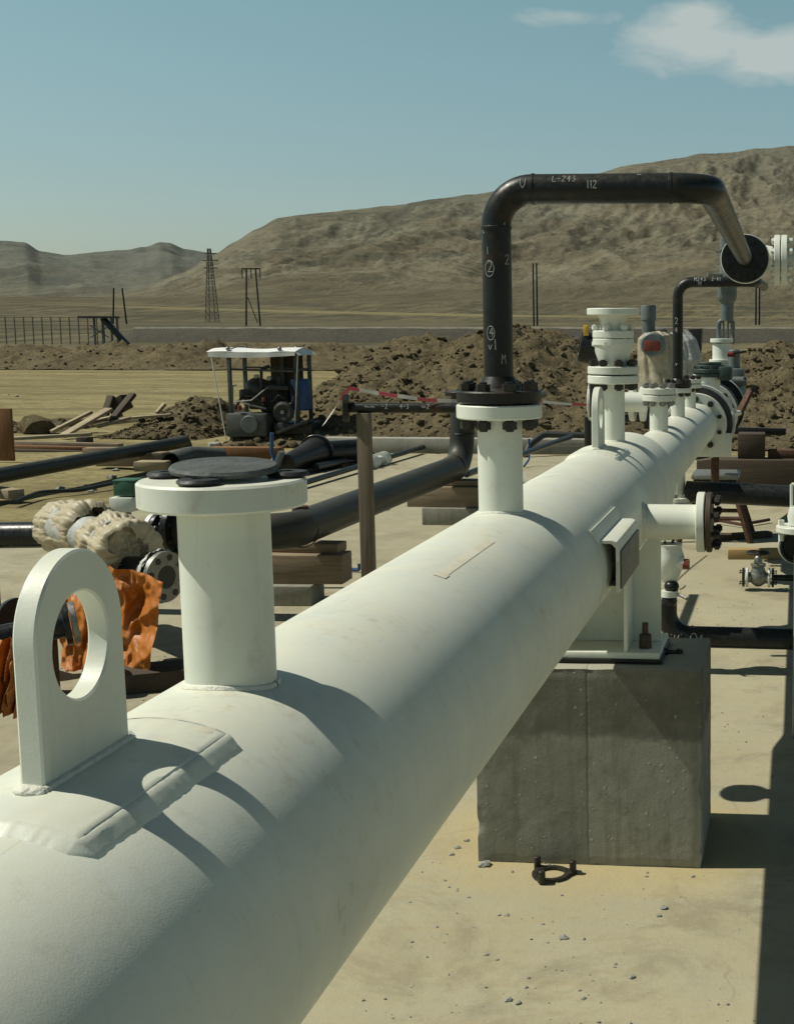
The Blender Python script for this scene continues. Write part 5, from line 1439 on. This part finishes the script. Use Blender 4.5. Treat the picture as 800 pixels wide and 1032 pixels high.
# ------------------------------------------------------------------ planks at the left
def board(a, ya, b, yb, w, t, mat, lab, roll=0, group='boards heaped on the dirt'):
    return timber('plank', P(a[0], a[1], ya), P(b[0], b[1], yb), w, t, mat, lab, 'plank', group, roll, .004)
board((62, 440), 21.5, (110, 412), 22.3, .20, .045, TIMBERB, 'pale wide plank leaning up to the right across the plank heap')
board((52, 435), 22.2, (92, 415), 22.8, .10, .05, TIMBERB, 'thin pale plank lying behind the wide leaning plank')
board((58, 431), 22.4, (88, 422), 22.8, .10, .05, TIMBERB, 'short pale plank at the back left of the heap')
board((86, 427), 22.1, (122, 418), 22.6, .14, .05, TIMBERB, 'pale plank pointing right in the middle of the heap')
board((98, 430), 22.0, (131, 421), 22.4, .12, .05, TIMBERB, 'lower pale plank pointing right under the middle one')
board((112, 424), 22.3, (134, 397), 22.7, .16, .06, TIMBERD, 'dark stub of board standing up slanted at the top of the heap')
board((104, 424), 22.6, (112, 399), 22.8, .14, .06, TIMBERD, 'dark board standing upright at the back of the heap')
timber('timber_block', P(113, 412, 22.9), P(128, 404, 22.9), .25, .25, TIMBERD, 'dark square timber chunk on top of the plank heap')
board((133, 421), 22.2, (172, 418), 22.4, .2, .04, TIMBERB, 'pale flat board lying on the soil heap at right of the planks')
board((158, 416), 22.9, (166, 407), 23.0, .12, .05, TIMBERB, 'small pale offcut sticking up from the soil heap')
board((12, 442), 19.9, (92, 437.5), 20.2, .16, .05, TIMBERB, 'long pale plank lying flat at the front left of the heap')
board((12, 446), 19.7, (122, 449), 19.4, .12, .06, TIMBER, 'long brown batten on the ground, uppermost of the flat stack')
board((11, 450), 19.5, (92, 452), 19.3, .12, .05, ORANGEB, 'reddish batten in the middle of the flat stack')
board((12, 454), 19.35, (90, 456), 19.2, .14, .05, TIMBERD, 'dark batten at the bottom of the flat stack')
timber('timber_block', P(87, 455, 19.0), P(118, 455, 19.0), .22, .12, TIMBER, 'pale brown timber block at the right end of the flat batten stack')
timber('timber_block', P(80, 445, 19.9), P(91, 445, 19.9), .2, .14, TIMBERD, 'dark offcut under the right end of the long pale plank')
mb = MB(); mb.rock(P(35, 430, 22.5), (.28, .25, .2), 9, 1, 2, .4); solo('soil_clod', mb, SOIL, 'big dark clod of soil left of the plank heap', 'clod', P(35, 435, 22.5))
c0 = P(-6, 0, 17.6).x; c1 = P(12.5, 0, 17.6).x
mb = MB(); mb.box(((c0+c1)/2, 17.6, .345), (c1-c0, .05, .70), None, .004)
solo('plywood_sheet', mb, ORANGEB, 'orange brown plywood sheet standing upright at the left edge', 'board', ((c0+c1)/2, 17.6, 0))
cab = [G(14, 507, .0), G(40, 499), G(80, 494), G(118, 487), G(150, 484)]
cab = [p+V((0, 0, .015+.02*math.sin(i*2))) for i, p in enumerate(cab)]
solo('black_cable', MB().tube(bend(cab, .4, 4), .022, 8), RUBBER, 'black cable lying across the dusty ground at the left', 'cable', cab[2])
timber('timber_block', G(-8, 500)+V((0, 0, .05)), G(17, 503)+V((0, 0, .05)), .18, .10, TIMBERB, 'pale timber stub on the ground at the left edge, cable end beside it')
# loose stones and clods on the yard dirt
rnd = random.Random(5)
for i in range(60):
    px = rnd.uniform(-10, 340); py = rnd.uniform(382, 500)
    g_ = G(px, py, -.05)
    if g_.x > -6.7 and g_.y < 19.3: continue
    o = bpy.data.objects.new('stone', base if i % 2 else base2); COL.objects.link(o)
    g_.z = land(g_.x, g_.y)-.005; rad = rnd.uniform(.02, .06)
    o.location = g_; o.scale = (rad, rad, rad*.7); o.rotation_euler = (0, 0, rnd.uniform(0, 6))
    o['label'] = 'small stone lying on the bare dirt yard at the left'; o['category'] = 'stone'; o['group'] = 'stones on the dirt yard'

# ------------------------------------------------------------------ far things
zf_ = lambda x, y: land(x, y)
wy = 148.0
mb = MB(); wx0, wx1 = P(118, 0, wy).x, P(1250, 0, wy).x
n = 160; prof = ((-2.6, -.6), (-1.9, .0), (-.25, 1.50), (0, 1.58), (1.2, 1.58), (1.45, 1.5), (4, -.6))
vs = []; fs = []
for i in range(n+1):
    x = wx0+(wx1-wx0)*i/n; k = sm(0, 2.0, x-wx0)
    for q, (dy, z) in enumerate(prof): vs.append(V((x, wy+dy+.12*noise.noise(V((x*.2, q, 0))), land(x, wy)*(.6 if q in (1,) else 0)+z*k+.06*noise.noise(V((x*.4, q*.8, 1))))))
m = len(prof)
for i in range(n):
    for q in range(m-1): fs.append((i*m+q, i*m+q+1, (i+1)*m+q+1, (i+1)*m+q))
fs += [tuple(range(m-1, -1, -1)), tuple(n*m+q for q in range(m))]
mb.add(vs, fs); struct('embankment', mb, WALLC, 60)
mb = MB()
mb.poly([(wx0+2, wy-.30, 1.44), (wx0+2, wy-.16, 1.66), (wx0+2, wy+.3, 1.66), (wx0+2, wy+.3, 1.44)], (wx1-wx0-2, 0, 0))
solo('kerb_line', mb, PALEK, 'pale concrete edging along the top of the distant grey embankment', 'kerb', ((wx0+wx1)/2, wy, 1.5))

fn = thing('wire_fence', 'distant wire fence with grey posts at the left edge of the plain', 'fence', P(40, 344, 130))
fy = 130.0; zt_ = P(0, 319, fy).z
for i in range(16):
    x = P(-40+9.2*i, 0, fy).x
    part('post', MB().box((x, fy, (zt_+land(x, fy))/2), (.09, .09, zt_-land(x, fy)), None), FENCEM, fn)
mb = MB()
for k in range(5):
    z = zt_-.05-.38*k; mb.box(((P(-40, 0, fy).x+P(98, 0, fy).x)/2, fy, z), (P(98, 0, fy).x-P(-40, 0, fy).x, .04, .045))
part('wires', mb, FENCEM, fn)

gt = thing('steel_gantry', 'distant steel platform frame with a sloping chute beside the fence', 'gantry', P(100, 348, 122))
gy = 122.0
for px in (91, 95, 100, 104, 110):
    x = P(px, 0, gy).x; mb = MB(); zt2 = P(0, 320, gy).z
    mb.box((x, gy+(px % 3)*.8, (zt2+land(x, gy))/2), (.16, .16, zt2-land(x, gy)), None); part('leg', mb, GREY, gt)
part('deck', MB().box(P(99.5, 319.5, gy), (2.75, 2.4, .18), None), DARK, gt)
part('chute', MB().plank(P(104, 321, gy), P(128, 347, gy), .8, .30), DARK, gt)
mb = MB(); mb.plank(P(91, 340, gy), P(110, 328, gy), .08, .08); mb.plank(P(91, 328, gy), P(110, 340, gy), .08, .08); part('brace', mb, GREY, gt)

def hpole(px1, px2, ytop, ybase_px, d, label, arm=True, lean=0):
    a, b = P(px1, 0, d), P(px2, 0, d); za = P(px1, ytop, d).z
    t = thing('power_pole', label, 'power pole', ((a.x+b.x)/2, d, land(a.x, d)))
    k = d/250
    for p, s in ((a, 1), (b, -1)):
        part('pole', MB().cyl((p.x+s*lean*-1.0, d, land(p.x, d)-.3), (p.x, d, za), .17*k, .14*k, 10), BLACKR, t)
    if arm:
        part('crossarm', MB().box(((a.x+b.x)/2, d, za-.1), (abs(b.x-a.x)+1.9*k, .2, .22*k), None), BLACKR, t)
        mb = MB()
        for x in (a.x-.85*k, (a.x+b.x)/2, b.x+.85*k): mb.cyl((x, d, za-.2), (x, d, za-1.9*k), .10*k, n=8)
        part('insulator', mb, BLACKR, t)
        part('brace', MB().plank((a.x, d, land(a.x, d)+(za-land(a.x, d))*.5), (b.x, d, land(a.x, d)+.6), .13*k, .13*k), BLACKR, t)
    return t
hpole(251, 260, 270, 328, 250, 'dark two legged power pole with crossarm standing on the plain left of centre', True, .5)
hpole(117, 125.5, 290, 327, 390, 'smaller two legged power pole standing left of the lattice tower', False, .8)
hpole(538, 541.5, 265, 322, 270, 'slim double pole on the plain right of the tall black riser', False)
hpole(761.5, 765, 284, 326, 300, 'slim double pole on the plain below the gooseneck end at right', False)

ty = 600.0
tx = P(214.5, 0, ty).x; z0 = land(tx, ty)-.5; z1 = P(214.5, 250, ty).z
tw = thing('lattice_tower', 'tall thin steel lattice power tower on the plain at left', 'power tower', (tx, ty, z0))
mb = MB()
def tw_at(t): return 2.3*(1-t)+.55*t
cor = lambda t, sx, sy: V((tx+sx*tw_at(t), ty+sy*tw_at(t), z0+(z1-z0)*t))
for sx in (-1, 1):
    for sy in (-1, 1): mb.plank(cor(0, sx, sy), cor(1, sx, sy), .24, .24, 0, 0)
N = 12
for i in range(N):
    t0, t1 = i/N, (i+1)/N
    for (s1_, s2_) in (((-1, -1), (1, -1)), ((-1, 1), (1, 1)), ((-1, -1), (-1, 1)), ((1, -1), (1, 1))):
        mb.plank(cor(t0, *s1_), cor(t1, *s2_), .12, .12, 0, 0); mb.plank(cor(t0, *s2_), cor(t1, *s1_), .12, .12, 0, 0)
part('lattice', mb, PYLON, tw)
for t, w in ((.93, 2.6), (.84, 3.6), (.74, 3.0)):
    part('crossarm', MB().box((tx+.4, ty, z0+(z1-z0)*t), (w*2, .4, .4), None), PYLON, tw)

# ------------------------------------------------------------------ light and sky
EL, AZ = math.atan(math.tan(R_(53.4))*math.cos(R_(5))), R_(5)
trav = V((math.cos(AZ)*math.cos(EL), math.sin(AZ)*math.cos(EL), -math.sin(EL)))
sun_d = bpy.data.lights.new('sun', 'SUN'); sun = bpy.data.objects.new('sun', sun_d); COL.objects.link(sun)
sun_d.energy = 4.55; sun_d.angle = R_(.55); sun_d.color = (.988, .960, .83)
sun.rotation_euler = trav.to_track_quat('-Z', 'Y').to_euler()
sun.location = (-20, -2, 30)

w = bpy.data.worlds.new('World'); sc.world = w; w.use_nodes = True
nt = w.node_tree; N_ = nt.nodes; L_ = nt.links
bg = N_['Background']; bg.inputs['Strength'].default_value = .056
sky = N_.new('ShaderNodeTexSky'); sky.sky_type = 'NISHITA'; sky.sun_disc = False
sky.sun_elevation = EL; sky.sun_rotation = R_(265); sky.air_density = 1.0; sky.dust_density = 1.2; sky.ozone_density = 1.2; sky.altitude = 100
tint = N_.new('ShaderNodeMix'); tint.data_type = 'RGBA'; tint.blend_type = 'MULTIPLY'; tint.inputs[0].default_value = 1
L_.new(sky.outputs[0], tint.inputs[6]); pass
tc = N_.new('ShaderNodeTexCoord')
sp = N_.new('ShaderNodeSeparateXYZ'); L_.new(tc.outputs['Generated'], sp.inputs[0])
def wm(op, a, b=0.0, c=None):
    n = N_.new('ShaderNodeMath'); n.operation = op
    for i, x in enumerate((a, b)):
        if isinstance(x, bpy.types.NodeSocket): L_.new(x, n.inputs[i])
        else: n.inputs[i].default_value = x
    return n.outputs[0]
yy = wm('MAXIMUM', sp.outputs[1], .02)
u = wm('DIVIDE', sp.outputs[0], yy); v = wm('DIVIDE', sp.outputs[2], yy)
er = N_.new('ShaderNodeValToRGB'); L_.new(sp.outputs[2], er.inputs['Fac'])
el_ = er.color_ramp.elements; el_[0].position = 0; el_[0].color = (1.46, 1.54, 1.56, 1); el_[1].position = 1; el_[1].color = (.30, .36, .36, 1)
for p_, c_ in ((.10, (1.48, 1.62, 1.46, 1)), (.24, (1.62, 1.92, 1.45, 1)), (.45, (.50, .58, .55, 1))):
    e_ = el_.new(p_); e_.color = c_
L_.new(er.outputs['Color'], tint.inputs[7])
cb = N_.new('ShaderNodeCombineXYZ'); L_.new(u, cb.inputs[0]); L_.new(wm('MULTIPLY', v, 2.2), cb.inputs[1])
nz = N_.new('ShaderNodeTexNoise'); nz.inputs['Scale'].default_value = 17; nz.inputs['Detail'].default_value = 9; nz.inputs['Roughness'].default_value = .6; nz.inputs['Distortion'].default_value = .4
L_.new(cb.outputs[0], nz.inputs['Vector'])
def blob(cu, cv, ru, rv):
    a = wm('DIVIDE', wm('SUBTRACT', u, cu), ru); b = wm('DIVIDE', wm('SUBTRACT', v, cv), rv)
    d = wm('SQRT', wm('ADD', wm('MULTIPLY', a, a), wm('MULTIPLY', b, b)))
    return wm('SUBTRACT', 1.0, d)
b1 = wm('MAXIMUM', wm('MAXIMUM', blob(-.072, .197, .068, .027), blob(-.012, .188, .075, .024)), wm('MULTIPLY', blob(-.165, .216, .05, .009), .42))
b1 = wm('MAXIMUM', b1, wm('MULTIPLY', blob(-.072, .212, .032, .018), 1.0))
dens = wm('ADD', wm('MULTIPLY', b1, .92), wm('MULTIPLY', wm('SUBTRACT', nz.outputs['Fac'], .5), 1.15))
rmp = N_.new('ShaderNodeValToRGB'); L_.new(dens, rmp.inputs['Fac']); rmp.color_ramp.elements[0].position = .06; rmp.color_ramp.elements[1].position = .55
rmp.color_ramp.elements[1].color = (.74, .74, .74, 1)
gate = wm('MULTIPLY', rmp.outputs['Color'], wm('GREATER_THAN', sp.outputs[1], .05))
cl = N_.new('ShaderNodeMix'); cl.data_type = 'RGBA'
L_.new(gate, cl.inputs[0]); L_.new(tint.outputs[2], cl.inputs[6]); cl.inputs[7].default_value = (9.6, 10.4, 9.9, 1)
L_.new(cl.outputs[2], bg.inputs['Color'])

sc.view_settings.view_transform = 'Standard'; sc.view_settings.look = 'None'; sc.view_settings.exposure = 0; sc.view_settings.gamma = 1
sc.render.engine = 'CYCLES'
sc.cycles.max_bounces = 6
